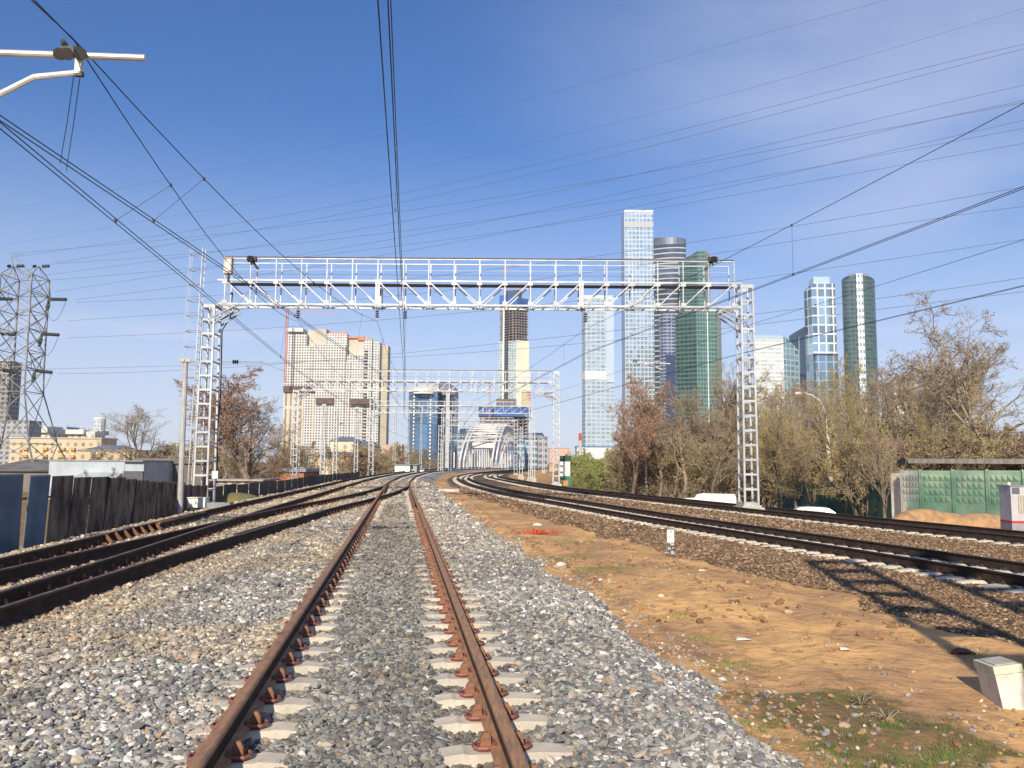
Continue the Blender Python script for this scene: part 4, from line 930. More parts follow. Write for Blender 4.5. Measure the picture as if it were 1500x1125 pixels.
# ------------------------------------------------------------------ soil strip: marker posts, litter
def post_small():
    p = (3.64, 18.9); z = gz(*p); t = thing('distance_post', (p[0], p[1], z), 'small square marker post, white above and peeling black below, on the orange soil', 'marker post'); t.rotation_euler.z = R(-14)
    w_ = .075; h = .60
    b_ = MB(); b_.box(-w_, w_, -w_, w_, -.2, h*.46); b_.build('lower_part', mat('peeling black paint', (.05, .05, .055), (.42, .42, .4), .8, 0, 14, lo=.5, hi=.56), t)
    b_ = MB(); b_.box(-w_-.002, w_+.002, -w_-.002, w_+.002, h*.46, h*.93); b_.build('upper_part', white, t)
    b_ = MB(); b_.prism([(-w_, -w_), (w_, -w_), (w_, w_), (-w_, w_)], h*.93, h, [(-w_*.5, -w_*.5), (w_*.6, -w_*.5), (w_*.6, w_*.5), (-w_*.5, w_*.5)]); b_.build('cap', mat('stained cap', (.16, .13, .12), (.35, .33, .3), .9, 0, 15), t)
    # painted figures 7 and 0
    y = -w_-.006; b_ = MB()
    b_.box(-.022, .03, y, y+.004, .515, .528); b_.tube((.022, y+.002, .515), (-.004, y+.002, .455), .007, .007, 4)
    b_.path([(-.002+.024*math.cos(a), y+.002, .40+.03*math.sin(a)) for a in np.linspace(math.pi*.6, math.pi*2.2, 12)], .006, 4); b_.build('painted_figures', mat('faded black paint', (.12, .11, .10)), t)
post_small()
p = Vector((4.44, 7.55, gz(4.44, 7.55)-.02)); t = thing('boundary_post', p, 'leaning chipped white concrete block post at the right edge of the soil', 'marker post'); t.rotation_euler = (R(-4), R(-9), R(-6))
b_ = MB(); b_.box(-.115, .115, -.19, .19, -.15, .31); b_.build('shaft', mat('chipped whitewash', (.66, .63, .53), (.44, .42, .38), .85, 0, 7, .4, lo=.5, hi=.75), t)
b_ = MB(); b_.box(-.122, .122, -.20, .20, .316, .385); b_.build('cap', mat('lichen capped concrete', (.66, .63, .44), (.45, .47, .36), .85, 0, 9), t)
b_ = MB(); b_.box(-.085, .085, -.16, .17, .387, .393); b_.build('cap_recess', concrete, t)
pm = mat('earth clod', (.34, .20, .11), (.24, .14, .08), .95, 0, 8, .6)
def rock(x, y, s, m_, name, label, cat, sq=.6, group=None):
    v = ICO*(1+np.random.default_rng(int(x*1000) % 9999).uniform(-.3, .3, (12, 1)))*np.array([s, s*.8, s*sq])/2
    z = gz(x, y)+s*sq*.18; o = mesh_obj(name, v.tolist(), ICF.tolist(), m_, None, (x, y, z)); tag(o, label, cat, group)
    sb = o.modifiers.new('soft', 'SUBSURF'); sb.levels = sb.render_levels = 1; return o
tanr = mat('tan stone', (.55, .42, .28), (.4, .3, .2), .9, 0, 12, .4); palr = mat('pale stone', (.72, .68, .58), (.55, .5, .42), .9, 0, 10, .3)
def on(px, py, z=-.36):
    d = _f+_r*(px-750)/F+_u*(562.5-py)/F; k = (z-CH)/d[2]; return d[0]*k, d[1]*k
for px, py, s, m_, lab in ((1236, 1062, .13, tanr, 'large tan stone among the weeds at lower right'), (788, 770, .42, palr, 'pale lump of stone beside the orange netting'),
    (1155, 905, .15, tanr, 'reddish stone half way along the soil slope'), (968, 886, .13, palr, 'pinkish stone at the upper end of the pebble line'), (1252, 1047, .10, oldconc, 'grey stone beside the tan one in the weeds'),
    (1125, 1012, .10, palr, 'flat white chip on the weedy soil edge'), (1058, 996, .11, palr, 'flat white stone where ballast meets the weeds'), (822, 832, .30, palr, 'pale broken slab lying in the small gully')):
    x, y = on(px, py); rock(x, y, s, m_, 'stone', lab, 'stone', .5)
x, y = on(978, 1011, -.12); rock(x, y, .07, mat('brown glass', (.16, .045, .012), None, .15), 'bottle_shard', 'curved shard of a brown glass bottle on the grey ballast', 'glass shard', .5)
x, y = on(790, 780); netm = mat('orange red netting', (.62, .09, .03), (.4, .06, .03), .7, 0, 20)
b_ = MB()
for k in range(60):
    a = random.uniform(0, 6.28); r_ = min(.45, abs(random.gauss(0, .18))); q_ = Vector((r_*math.cos(a)*1.6, r_*math.sin(a)*.7, .03)); e = q_+Vector((random.uniform(-.25, .25), random.uniform(-.15, .15), 0)); mm = (q_+e)/2+Vector((0, 0, random.uniform(.02, .14)))
    b_.path([q_, mm, e], .012, 4)
b_.build('crumpled_netting', netm, None, origin=None); o = bpy.data.objects['crumpled_netting']; o.location = (x, y, gz(x, y)); tag(o, 'crumpled heap of orange-red plastic netting on the soil', 'netting')
x, y = on(1076, 899); b_ = MB(); b_.path([(.07*math.cos(a), .05*math.sin(a), .012+.01*math.sin(3*a)) for a in np.linspace(0, 6.0, 16)], .011, 5); o = b_.build('rusty_ring', rust, None); o.location = (x, y, gz(x, y)+.01); tag(o, 'rusty iron ring lying on the soil slope', 'iron ring')
# dead plant stalks
for k, (px, py, s, lab) in enumerate(((1262, 1025, .26, 'flattened bundle of dry grey stalks above the tan stone'), (1300, 1050, .22, 'dry weed with one upright dark stalk at lower right'), (778, 815, .45, 'thin dead weed beside the gully in the soil'))):
    x, y = on(px, py); b_ = MB()
    for j in range(16):
        a = random.uniform(0, 6.28); e = Vector((math.cos(a)*s*random.uniform(.3, 1), math.sin(a)*s*.6, random.uniform(.03, .5)*s)); b_.path([(0, 0, 0), e*.5+Vector((0, 0, .03)), e], [.005, .004, .002], 4)
    o = b_.build('dry_weed', mat('dry stalk', (.26, .21, .15), (.14, .11, .08), .9), None); o.location = (x, y, gz(x, y)); tag(o, lab, 'weed')
# orange mounds and fallen concrete white block near the mast in the soil ahead
for px, py, s, lab in ((655, 716, 1.2, 'small white concrete block on the soil where the beds part'),):
    x, y = on(px, py, -.2); z = gz(x, y); t = thing('concrete_block', (x, y, z), lab, 'concrete block'); b_ = MB(); b_.box(-.9, .9, -.3, .3, -.2, .18); b_.build('slab', concrete, t); b_ = MB(); b_.box(-.1, .5, -.35, -.302, -.1, .12); b_.build('face_plate', white, t)

# ------------------------------------------------------------------ right lineside
greenm, nt, bb = newmat('green shade netting'); tc = N(nt, 'ShaderNodeTexCoord')
setc(nt, bb, 'Base Color', MIX(nt, MR(nt, NZ(nt, tc.outputs['Object'], .7, 5, .6, ((1, 1, 1), (0, 0, 0)), .8), .4, .62), (.05, .24, .155), (.16, .38, .24))); bb.inputs['Roughness'].default_value = .8
panelm = mat('painted fence panel', (.34, .42, .31), (.26, .33, .25), .85, 0, .8, .2)
def panel_fence():
    pts = [at(1318, 752, 44), at(1384, 752, 42.5), at(1442, 757, 41), at(1520, 762, 39)]
    xs = [1306, 1322, 1350, 1398, 1448, 1500, 1556]; t = None
    base = at(1322, 752, 44); t = thing('concrete_panel_fence', (base.x, base.y, base.z), 'concrete panel fence with square studs wrapped in green netting', 'fence'); o = Vector(t.location)
    for i in range(1, len(xs)-1):
        Ya, Yb = np.interp(xs[i:i+2], [1300, 1520], [44.5, 39.5]); a = at(xs[i], 752, Ya); b = at(xs[i+1], 752, Yb); a.z = b.z = base.z
        ztop = atz(xs[i], 689, Ya)-base.z; d = (b-a); L_ = d.length; d.normalize(); nrm = Vector((d.y, -d.x, 0))
        nxp, nzp = 5, 4; V = []; Fs = []
        def pt(u, v, dep): q_ = a+d*(L_*u)+nrm*dep-o; return (q_.x, q_.y, v)
        m_ = MB(); A_ = pt(0.02, -.2, 0); 
        m_.add([pt(.03, -.2, 0), pt(.97, -.2, 0), pt(.97, ztop, 0), pt(.03, ztop, 0), pt(.03, -.2, -.14), pt(.97, -.2, -.14), pt(.97, ztop, -.14), pt(.03, ztop, -.14)], [(0, 1, 2, 3), (5, 4, 7, 6), (3, 2, 6, 7), (0, 3, 7, 4), (1, 5, 6, 2)])
        for ix in range(nxp):
            for iz in range(nzp):
                u0 = .09+.82*ix/nxp; u1 = u0+.82/nxp*.94; v0 = ztop*(.28+.64*iz/nzp); v1 = v0+ztop*.64/nzp*.94
                m_.add([pt(u0, v0, .004), pt(u1, v0, .004), pt(u1, v1, .004), pt(u0, v1, .004), pt((u0+u1)/2, (v0+v1)/2, .10)], [(0, 1, 4), (1, 2, 4), (2, 3, 4), (3, 0, 4)])
        m_.build('wall_panel', panelm if i != 1 else oldconc, t)
        m_ = MB(); m_.add([pt(-.015, -.2, .12), pt(.02, -.2, .12), pt(.02, ztop+.05, .12), pt(-.015, ztop+.05, .12), pt(-.015, -.2, -.2), pt(.02, -.2, -.2), pt(.02, ztop+.05, -.2), pt(-.015, ztop+.05, -.2)], [(0, 1, 2, 3), (5, 4, 7, 6), (3, 2, 6, 7), (0, 3, 7, 4), (1, 5, 6, 2)]); m_.build('fence_post', panelm, t)
    # netting: thin woven strands hung in front
    ng = MB(); A = at(1334, 752, 43.5); B = at(1556, 752, 38.4); d = B-A; d.z = 0; L_ = d.length; d.normalize(); nrm = Vector((d.y, -d.x, 0)); zt_ = atz(1340, 690, 43)-base.z
    nu, nv = 60, 12; v = []
    for iv in range(nv+1):
        for iu in range(nu+1):
            u = iu/nu; q_ = A+d*(L_*u)+nrm*(.16+.05*math.sin(u*37+iv)*(1-iv/nv))-o; z = zt_+.04-(zt_+.02+.1*math.sin(u*23))*(1-iv/nv) if iv else -.05+.08*math.sin(u*31)
            v.append((q_.x+ (0 if iu else (1-iv/nv)*-.9*0), q_.y, z))
    f = [(r_*(nu+1)+c_, r_*(nu+1)+c_+1, (r_+1)*(nu+1)+c_+1, (r_+1)*(nu+1)+c_) for r_ in range(nv) for c_ in range(nu)]
    nm, nt2, b2 = newmat('woven netting'); out = nt2.nodes['Material Output'] if 'Material Output' in nt2.nodes else [n for n in nt2.nodes if n.type == 'OUTPUT_MATERIAL'][0]
    b2.inputs['Base Color'].default_value = (.025, .17, .11, 1); tr_ = N(nt2, 'ShaderNodeBsdfTransparent'); mx = N(nt2, 'ShaderNodeMixShader')
    tcc = N(nt2, 'ShaderNodeTexCoord'); L(nt2, MR(nt2, NZ(nt2, tcc.outputs['Object'], .9, 4, .6), .35, .65, .18, .55), mx.inputs[0]); L(nt2, tr_.outputs[0], mx.inputs[1]); L(nt2, b2.outputs[0], mx.inputs[2]); L(nt2, mx.outputs[0], out.inputs[0])
    mesh_obj('green_netting', v, f, nm, t)
panel_fence()
# darker stretch of netted fence running away behind the trees, and its pale end wall
def fence_seg(name, x0, x1, Y0, Y1, py0, py1, m_, label, zb=None, th=.12):
    a = at(x0, py1, Y0); b = at(x1, py1, Y1); z0 = min(a.z, b.z) if zb is None else zb
    za, zb_ = atz(x0, py0, Y0), atz(x1, py0, Y1); t = MB(); d = Vector((b.x-a.x, b.y-a.y, 0)).normalized(); n_ = Vector((-d.y, d.x, 0))*th
    t.prism([(a.x, a.y), (b.x, b.y), (b.x+n_.x, b.y+n_.y), (a.x+n_.x, a.y+n_.y)], z0-.3, [za, zb_, zb_, za])
    o = t.build(name, m_, None, origin=(a.x, a.y, z0)); return tag(o, label, 'fence')
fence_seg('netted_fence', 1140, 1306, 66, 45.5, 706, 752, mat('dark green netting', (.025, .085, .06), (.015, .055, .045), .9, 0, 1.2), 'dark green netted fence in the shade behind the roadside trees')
fence_seg('end_wall', 1306.5, 1324, 45.4, 44.6, 693, 755, white, 'short pale end section of the fence between dark and light green netting')
p = at(1500, 778, 27.5); t = thing('relay_cabinet', (p.x, p.y, p.z-.15), 'light grey trackside cabinet with red stripe and vent slats at the right edge', 'cabinet'); t.rotation_euler.z = R(-6)
b_ = MB(); b_.box(-.5, 1.1, -.3, .5, .5, 1.62); b_.build('body', mat('pale grey enamel', (.50, .49, .50), (.42, .41, .42), .5), t)
b_ = MB(); b_.box(-.5, 1.1, -.29, .5, -.2, .43); b_.build('plinth', mat('plinth grey', (.30, .29, .31), None, .7), t)
b_ = MB(); b_.box(-.503, 1.103, -.306, .5, .43, .5); b_.build('red_stripe', mat('red stripe', (.55, .03, .04), None, .5), t)
b_ = MB(); b_.box(-.53, 1.13, -.33, .53, 1.62, 1.66); b_.build('lid', dgalv, t)
b_ = MB(); b_.box(-.46, -.22, -.312, -.301, 1.38, 1.59); b_.build('dark_plate', mat('dark plate', (.12, .12, .13)), t)
b_ = MB()
for k in range(9): b_.box(-.28+k*.075, -.245+k*.075, -.325, -.301, .75, 1.33)
b_.build('vent_slats', mat('vent slat', (.42, .38, .28)), t)
b_ = MB(); b_.prism([(-.02, -.315), (.06, -.315), (.06, -.302), (-.02, -.302)], .64, .72, [(.01, -.315), (.03, -.315), (.03, -.302), (.01, -.302)]); b_.build('warning_triangle', orange, t)
b_ = MB(); b_.lathe((-.4, 0, 1.66), [(.05, 0), (.06, .04), (.03, .1)], 8); b_.build('lifting_eye', white, t)
# lamp posts
lampm = mat('pale lamp post', (.66, .63, .55), (.5, .47, .42), .6)
def street_lamp(px, pt, pb, Y, adx, label, lean=0, r=.09):
    top = at(px, pt, Y); base = at(px+lean, pb, Y); t = thing('street_lamp', base, label, 'street lamp', 'street lamps along the road right of the tracks'); T = top-base; s = 1 if adx > 0 else -1; A = adx/1200*Y
    b_ = MB(); b_.tube((0, 0, -1), (T.x, 0, T.z-1.0), r*1.2, r*.75, 8); b_.build('post', lampm, t)
    b_ = MB(); b_.path([(T.x, 0, T.z-1.0), (T.x+A*.12, 0, T.z-.45), (T.x+A*.45, 0, T.z-.08), (T.x+A*.8, 0, T.z)], r*.5, 6); b_.build('arm', lampm, t)
    b_ = MB(); b_.cbox((T.x+A*.9, 0, T.z+.02), (abs(A)*.34, .26, .14)); b_.build('lamp_head', mat('lamp glass', (.75, .70, .58), None, .4), t)
street_lamp(946, 608, 724, 95, 17, 'nearest tall street lamp, its post in front of the brown thicket right of the curve', 1, r=.13)
street_lamp(906, 646, 719, 138, 13, 'second street lamp, leaning, left of the tallest one', 4, r=.13)
street_lamp(887.5, 670, 717, 172, 12, 'third street lamp in front of the green shrubs', 3, r=.12)
street_lamp(878.5, 682, 716, 200, 10, 'fourth street lamp in front of the green shrubs', 0, r=.12)
street_lamp(868, 683, 715, 215, 9, 'shortest looking street lamp, leftmost in front of the green shrubs', 1, r=.12)
p = at(1221, 750, 60); t = thing('street_lamp', p, 'old mottled lamp post with a curved arm to the left among the roadside trees', 'street lamp'); T = at(1212, 640, 60)-p
b_ = MB(); b_.tube((0, 0, -.5), T, .17, .14, 8); b_.build('post', birch, t)
b_ = MB(); b_.path([T, at(1210, 605, 60)-p, at(1202, 588, 60)-p, at(1190, 579, 60)-p, at(1181, 577, 60)-p], .05, 6); b_.build('arm', lampm, t)
b_ = MB(); b_.cbox(at(1173, 576, 60)-p, (.85, .3, .16)); b_.build('lamp_head', mat('lamp glass', (.75, .70, .58)), t)

# cars whose roofs show above the track
def car(px, pyroof, Y, Lc, rz, label, van=False, colr=(.72, .72, .68)):
    top = at(px, pyroof, Y); h = 2.0 if van else 1.45; t = thing('parked_van' if van else 'parked_car', (top.x, top.y, top.z-h), label, 'van' if van else 'car', None, rz)
    bm_ = mat('car paint %d' % px, colr, colr, .25); W = .9
    def ext(prof, y0, y1, ins=0): 
        n = len(prof); v = [(x, y0+ins*(z > .95), z) for x, z in prof]+[(x, y1-ins*(z > .95), z) for x, z in prof]
        return v, [(i, (i+1) % n, n+(i+1) % n, n+i)[::-1] for i in range(n)]+[tuple(range(n)), tuple(range(n, 2*n))[::-1]]
    k = Lc/4.4
    prof = [(-2.2*k, .3), (2.2*k, .3), (2.25*k, .62), (2.1*k, .78), (1.15*k, .92), (.45*k, h-.06), (-.2*k, h), (-1.3*k, h-.05), (-2.0*k, .95), (-2.2*k, .8)] if not van else [(-2.2*k, .35), (2.2*k, .35), (2.25*k, .8), (2.0*k, 1.1), (1.35*k, 1.2), (.85*k, h-.1), (.4*k, h), (-2.1*k, h-.04), (-2.2*k, h-.3)]
    v, f = ext(prof, -W, W, .12); mesh_obj('body', v, f, bm_, t)
    g_ = mat('car glass', (.03, .035, .04), None, .1)
    wp = [(-1.2*k, .98), (.9*k, .98), (.42*k, h-.14), (-1.1*k, h-.13)]
    v, f = ext(wp, -W-.004+.07, -W+.2, 0); mesh_obj('side_window', v, f, g_, t)
    b_ = MB()
    for x in (-1.35*k, 1.35*k):
        for y in (-W, W-.2):
            w_ = MB(); w_.tube((x, y, .31), (x, y+.2, .31), .31, .31, 16); w_.build('wheel', black, t)
    return t
car(1037, 722.5, 70, 4.6, R(165), 'white van parked on the lower road, only its roof above the black rails', True)
car(1180, 742, 50, 4.2, R(165), 'silver car on the lower road, its curved roof just above the rails', False, (.66, .68, .72))
car(1010, 729, 74, 4.3, R(165), 'white car half hidden behind the white van on the lower road', False)
# small green-white lineside hut and orange box by the second gantry
p = at(828, 716, 88); t = thing('lineside_cabinet', (p.x, p.y, p.z), 'narrow cabinet with a white top and green lower half beside the second gantry', 'cabinet')
b_ = MB(); b_.box(-.6, .6, -.3, .5, 0, 1.35); b_.build('green_panel', mat('green enamel', (.04, .17, .10)), t); b_ = MB(); b_.box(-.75, .5, -.3, .5, 1.353, 2.9); b_.build('white_panel', white, t); b_ = MB(); b_.box(-.6, .62, -.33, .5, 2.903, 3.5); b_.build('dark_roof', mat('dark roof green', (.02, .07, .04)), t)
p = at(827, 711.5, 86); b_ = MB(); b_.box(-.35, .35, -.3, .3, 0, .5); b_.box(-.37, .37, -.33, .33, .5, .54); o = b_.build('grit_box', orange, None); o.location = p; tag(o, 'small orange box on the ground beside the second gantry right mast', 'box')

# ------------------------------------------------------------------ bare spring trees
def grow(seed, H, nl=(9, 6, 6, 5), spread=1., up=.35, trunk_frac=.28, r0=None, crook=.12, stems=1):
    rd = random.Random(seed); segs = [[], [], [], [], []]; tips = []
    r0 = r0 or H*.018
    def rv(s): return Vector((rd.gauss(0, s), rd.gauss(0, s), rd.gauss(0, s)))
    def branch(p, d, Ln, r, lev):
        n = (7, 5, 4, 3, 2)[lev]; pts = [p]; rad = [r]; dd = d.copy()
        for i in range(n):
            dd = (dd+rv(crook*(1+lev*.5))+Vector((0, 0, up*(.10 if lev else .05)))).normalized()
            p = p+dd*(Ln/n); pts.append(p); rad.append(r*(1-(i+1)/n*(.62 if lev < 3 else .75)))
        for i in range(n): segs[lev].append((pts[i], pts[i+1], rad[i], rad[i+1]))
        if lev == 4 or (lev == 3 and rd.random() < .5): tips.append((pts[-1], dd))
        if lev < 4:
            k = nl[lev]
            for j in range(k):
                t = (trunk_frac if lev == 0 else .18)+(1-(trunk_frac if lev == 0 else .18))*(j+rd.random()*.9)/k
                q = t*n; i = min(n-1, int(q)); bp_ = pts[i].lerp(pts[i+1], q-i); br_ = rad[i]+(rad[i+1]-rad[i])*(q-i)
                ax_ = (pts[i+1]-pts[i]).normalized(); az = rd.uniform(0, 6.283) if lev else j*2.4+rd.uniform(-.5, .5)
                pr = ax_.cross(Vector((math.cos(az), math.sin(az), .13))).normalized(); an = rd.uniform(.45, .85)*spread*(1.15-.45*t if lev == 0 else 1)
                nd = (ax_*math.cos(an)+pr*math.sin(an)).normalized()
                ll = Ln*(.62-.30*t if lev == 0 else .58-.22*t)*rd.uniform(.75, 1.2)
                branch(bp_, nd, ll, br_*(.5 if lev == 0 else .55), lev+1)
    for k in range(stems):
        d = Vector((0, 0, 1)) if stems == 1 else Vector((rd.gauss(0, .3), rd.gauss(0, .3), 1)).normalized()
        branch(Vector((rd.gauss(0, .15)*(stems > 1)*H*.12, rd.gauss(0, .15)*(stems > 1)*H*.12, -.2)), (d+rv(.05)).normalized(), H*rd.uniform(.85, 1), r0, 0)
    return segs, tips
def seg_mesh(segs, n, name, m, thin=0., extra=None):
    A = np.array([tuple(s[0]) for s in segs]); B = np.array([tuple(s[1]) for s in segs]); ra = np.array([s[2] for s in segs]); rb = np.array([s[3] for s in segs])
    ra = np.maximum(ra, thin); rb = np.maximum(rb, thin*.7)
    D = B-A; D /= np.linalg.norm(D, axis=1)[:, None]+1e-9; X = np.cross(D, np.array([.31, .17, .94])); X /= np.linalg.norm(X, axis=1)[:, None]+1e-9; Y = np.cross(D, X)
    V = np.zeros((len(A), 2*n, 3))
    for k in range(n):
        t = 2*math.pi*k/n; o = X*math.cos(t)+Y*math.sin(t); V[:, k] = A+o*ra[:, None]; V[:, n+k] = B+o*rb[:, None]
    Fb = np.array([(k, (k+1) % n, n+(k+1) % n, n+k) for k in range(n)]); Fc = (Fb[None]+(np.arange(len(A))*2*n)[:, None, None]).reshape(-1, 4)
    return V.reshape(-1, 3), Fc
def tree_mesh(seed, H, tw, bk, budm=None, bud=0, bsz=.05, **k):
    segs, tips = grow(seed, H, **k)
    tr = segs[0]+segs[1]; V, Fc = seg_mesh(tr, 7, 't', bk, .02)
    def me(V, Fc, m, nm, m2=None, mi=None):
        e = bpy.data.meshes.new(nm); e.from_pydata(V.tolist(), [], Fc.tolist() if hasattr(Fc, 'tolist') else Fc); e.materials.append(m)
        if m2: e.materials.append(m2); e.polygons.foreach_set('material_index', mi)
        return e
    t_ = me(V, Fc, bk, 'trunk')
    V1, F1 = seg_mesh(segs[2]+segs[3], 4, 'c', tw, .012); V2, F2 = seg_mesh(segs[4], 3, 'c', tw, .008)
    Vs = [V1, V2]; Fs = F1.tolist()+(F2+len(V1)).tolist(); nb_ = 0
    if bud:
        r_ = np.random.default_rng(seed); T = np.array([tuple(t[0]) for t in tips]); S = np.array([tuple((s[0]+s[1])/2) for s in segs[4]])
        C = np.concatenate([T, S[r_.integers(0, len(S), int(len(T)*bud))]]); C = C+r_.normal(0, .04, C.shape); n = len(C)
        a = r_.normal(size=(n, 3)); a /= np.linalg.norm(a, axis=1)[:, None]; b_ = np.cross(a, r_.normal(size=(n, 3))); b_ /= np.linalg.norm(b_, axis=1)[:, None]
        s_ = r_.uniform(.5, 1.2, (n, 1))*bsz; Q = np.stack([C-a*s_, C+b_*s_*.6, C+a*s_, C-b_*s_*.6], 1).reshape(-1, 3); n0 = len(V1)+len(V2)
        Vs.append(Q); Fs += (np.arange(n*4).reshape(n, 4)+n0).tolist(); nb_ = n
    V = np.concatenate(Vs); mi = np.zeros(len(Fs), dtype=np.int32)
    if nb_: mi[-nb_:] = 1
    return t_, me(V, Fs, tw, 'crown', budm or tw, mi)
bud_r = mat('red buds', (.38, .20, .13), (.33, .22, .14), .9, 0, .7)
bud_y = mat('yellow green catkins', (.48, .38, .13), (.32, .27, .10), .9, 0, .7)
bud_g = mat('fresh green buds', (.34, .36, .10), (.22, .26, .07), .9, 0, .7)
bud_b = mat('brown seed clusters', (.30, .19, .11), (.38, .26, .15), .9, 0, .7)
TM = {
 'red':   tree_mesh(5, 10, twig_r, bark, bud_r, 1.6, .06, nl=(14, 8, 6, 6), spread=.85, up=.6, trunk_frac=.14, crook=.11),
 'round': tree_mesh(12, 10, twig_b, bark, None, 0, nl=(12, 7, 6, 5), spread=1.05, trunk_frac=.22),
 'oak':   tree_mesh(21, 10, twig_b, bark, bud_b, .6, .05, nl=(11, 7, 6, 5), spread=1.1, trunk_frac=.25, crook=.18),
 'olive': tree_mesh(33, 10, twig_y, bark, bud_y, 1.6, .05, nl=(14, 8, 6, 5), spread=.8, trunk_frac=.14),
 'tall':  tree_mesh(47, 10, twig_b, bark, bud_b, .5, .04, nl=(14, 7, 5, 4), spread=.55, up=.8, trunk_frac=.15),
 'pale':  tree_mesh(58, 10, twig_b, palebark, bud_b, .5, .05, nl=(9, 7, 6, 5), spread=.95, trunk_frac=.3, crook=.2, r0=.17),
 'birch': tree_mesh(64, 10, twig_b, birch, bud_y, .8, .04, nl=(13, 6, 5, 5), spread=.6, up=.2, trunk_frac=.3, r0=.12),
 'shrub': tree_mesh(71, 4, twig_d, bark, bud_b, .3, .04, nl=(7, 6, 5, 4), spread=.8, trunk_frac=.08, stems=3, r0=.04),
 'green': tree_mesh(83, 4, twig_g, bark, bud_g, 3.0, .05, nl=(7, 6, 5, 4), spread=.75, trunk_frac=.08, stems=3, r0=.035),
 'shrub2': tree_mesh(91, 4, twig_b, bark, bud_y, .8, .04, nl=(7, 6, 5, 4), spread=.9, trunk_frac=.08, stems=3, r0=.035),
}
HT = {}
for k_, (a_, b_) in TM.items(): HT[k_] = max(v.co.z for v in b_.vertices)
def tree(kind, px, pyt, Y, label, group=None, pyb=None, wide=1., z=None, rz=None, cat='tree', name='bare_tree', xy=None):
    x = atx(px, 700, Y); zb = gz(x, Y) if z is None else z; h = atz(px, pyt, Y)-zb; s = h/HT[kind]
    t = thing(name, (x, Y, zb), label, cat, group, random.uniform(0, 6.28) if rz is None else rz); t.scale = (s*wide, s*wide, s)
    for nm, me in zip(('trunk', 'crown'), TM[kind]):
        o = bpy.data.objects.new(nm, me); col.objects.link(o); o.parent = t
    return t
# left side
tree('red', 372, 533, 62, 'big reddish budding tree standing right of the left gantry mast', wide=1.75, z=-.6)
tree('oak', 352, 575, 66, 'smaller brown twiggy tree tucked behind the left gantry mast', wide=1.1, z=-1)
tree('round', 207, 588, 105, 'lone round bare tree standing above the white warehouse roof', wide=1.35, z=-3)
LG = 'brown thicket behind the left fence'
for px, pyt, Y, kd, wd, lab in ((250, 645, 120, 'shrub2', 2.6, 'low bush between the round tree and the grey lamp pole'), (225, 650, 115, 'shrub', 2.4, 'low bush just right of the round bare tree'), (165, 655, 125, 'shrub2', 2.2, 'low bush just left of the round bare tree'),
    (285, 648, 100, 'shrub2', 2.2, 'bush behind the lower part of the left gantry mast'), (275, 640, 130, 'shrub', 2.6, 'taller bush showing just right of the grey lamp pole'), (330, 640, 92, 'shrub2', 2., 'bush under the big reddish tree, left half'),
    (405, 612, 95, 'oak', 1.1, 'brown tree in front of the tower block left edge'), (425, 640, 105, 'shrub', 2.4, 'dark bush left of the second gantry left mast'), (455, 650, 120, 'shrub2', 2.6, 'bush just right of the second gantry left mast'),
    (500, 655, 135, 'shrub', 2.6, 'bush under the cream house'), (530, 650, 150, 'shrub2', 2.8, 'bush under the grey roofed wing of the cream house'), (560, 645, 165, 'shrub2', 2.6, 'bush at the foot of the cream tower block right edge'),
    (545, 655, 130, 'shrub', 2.2, 'low dark bush beside the third gantry left mast'), (590, 652, 220, 'shrub2', 2.8, 'olive bush left of the white container'), (625, 660, 260, 'shrub2', 3, 'olive bush in front of the blue glass office'),
    (350, 655, 75, 'shrub', 1.6, 'low bush at the foot of the reddish tree'), (390, 660, 80, 'shrub', 1.7, 'low bush right of the reddish tree trunk')):
    tree(kd, px, pyt, Y, lab, LG, wide=wd*.62, z=-1.5 if Y < 110 else -3, cat='bush' if kd != 'oak' else 'tree', name='bush' if kd != 'oak' else 'bare_tree')
tree('birch', 322, 655, 78, 'young white-stemmed birch below the reddish tree', wide=1.5, z=-1.2, name='birch_tree')
# right side, from the curve to the right edge
RG = 'roadside trees on the right'
for px, pyt, Y, kd, wd, lab in (
    (925, 545, 92, 'red', .95, 'reddish budding tree in front of the pale tower, left end of the right-hand trees'), (905, 600, 100, 'red', .6, 'small reddish tree right beside the pale wedge tower'),
    (965, 560, 90, 'oak', .95, 'brown tree in front of the tall pale tower'), (1000, 548, 84, 'pale', 1.0, 'pale-limbed tree in front of the green tower left edge'), (1030, 540, 96, 'oak', 1.0, 'brown tree in front of the green towers'),
    (1062, 530, 88, 'tall', 1.2, 'tall upright tree just left of the right gantry mast'), (1040, 585, 78, 'oak', .9, 'lower brown tree in front of the green tower base'),
    (1090, 550, 100, 'oak', 1.0, 'brown tree behind the right gantry mast'), (1120, 560, 80, 'olive', .95, 'olive budding tree just right of the right gantry mast'), (1150, 552, 86, 'olive', 1.0, 'olive budding tree in front of the white slab tower'),
    (1185, 548, 76, 'olive', .95, 'olive tree left of the mottled lamp post'), (1232, 565, 66, 'olive', 1.0, 'olive tree right of the mottled lamp post'), (1262, 522, 72, 'oak', 1.0, 'brown tree in front of the round green tower'),
    (1290, 510, 84, 'olive', 1.0, 'tall olive tree right of the round green tower'), (1322, 500, 80, 'tall', 1.2, 'upright brownish tree above the pale fence end'), (1352, 500, 92, 'tall', 1.4, 'tall upright tree second right of the round green tower'),
    (1378, 512, 96, 'tall', 1.4, 'tall thin-twigged tree above the middle of the netted fence'), (1405, 530, 104, 'tall', 1.4, 'grey upright tree left of the big pale tree'), (1440, 560, 110, 'oak', 1.1, 'brown tree behind the big pale tree'),
    (1495, 565, 75, 'oak', .9, 'dark brown tree at the right edge'), (1330, 600, 64, 'olive', .9, 'lower olive tree behind the netted fence end')):
    tree(kd, px, pyt, Y, lab, RG, wide=wd)
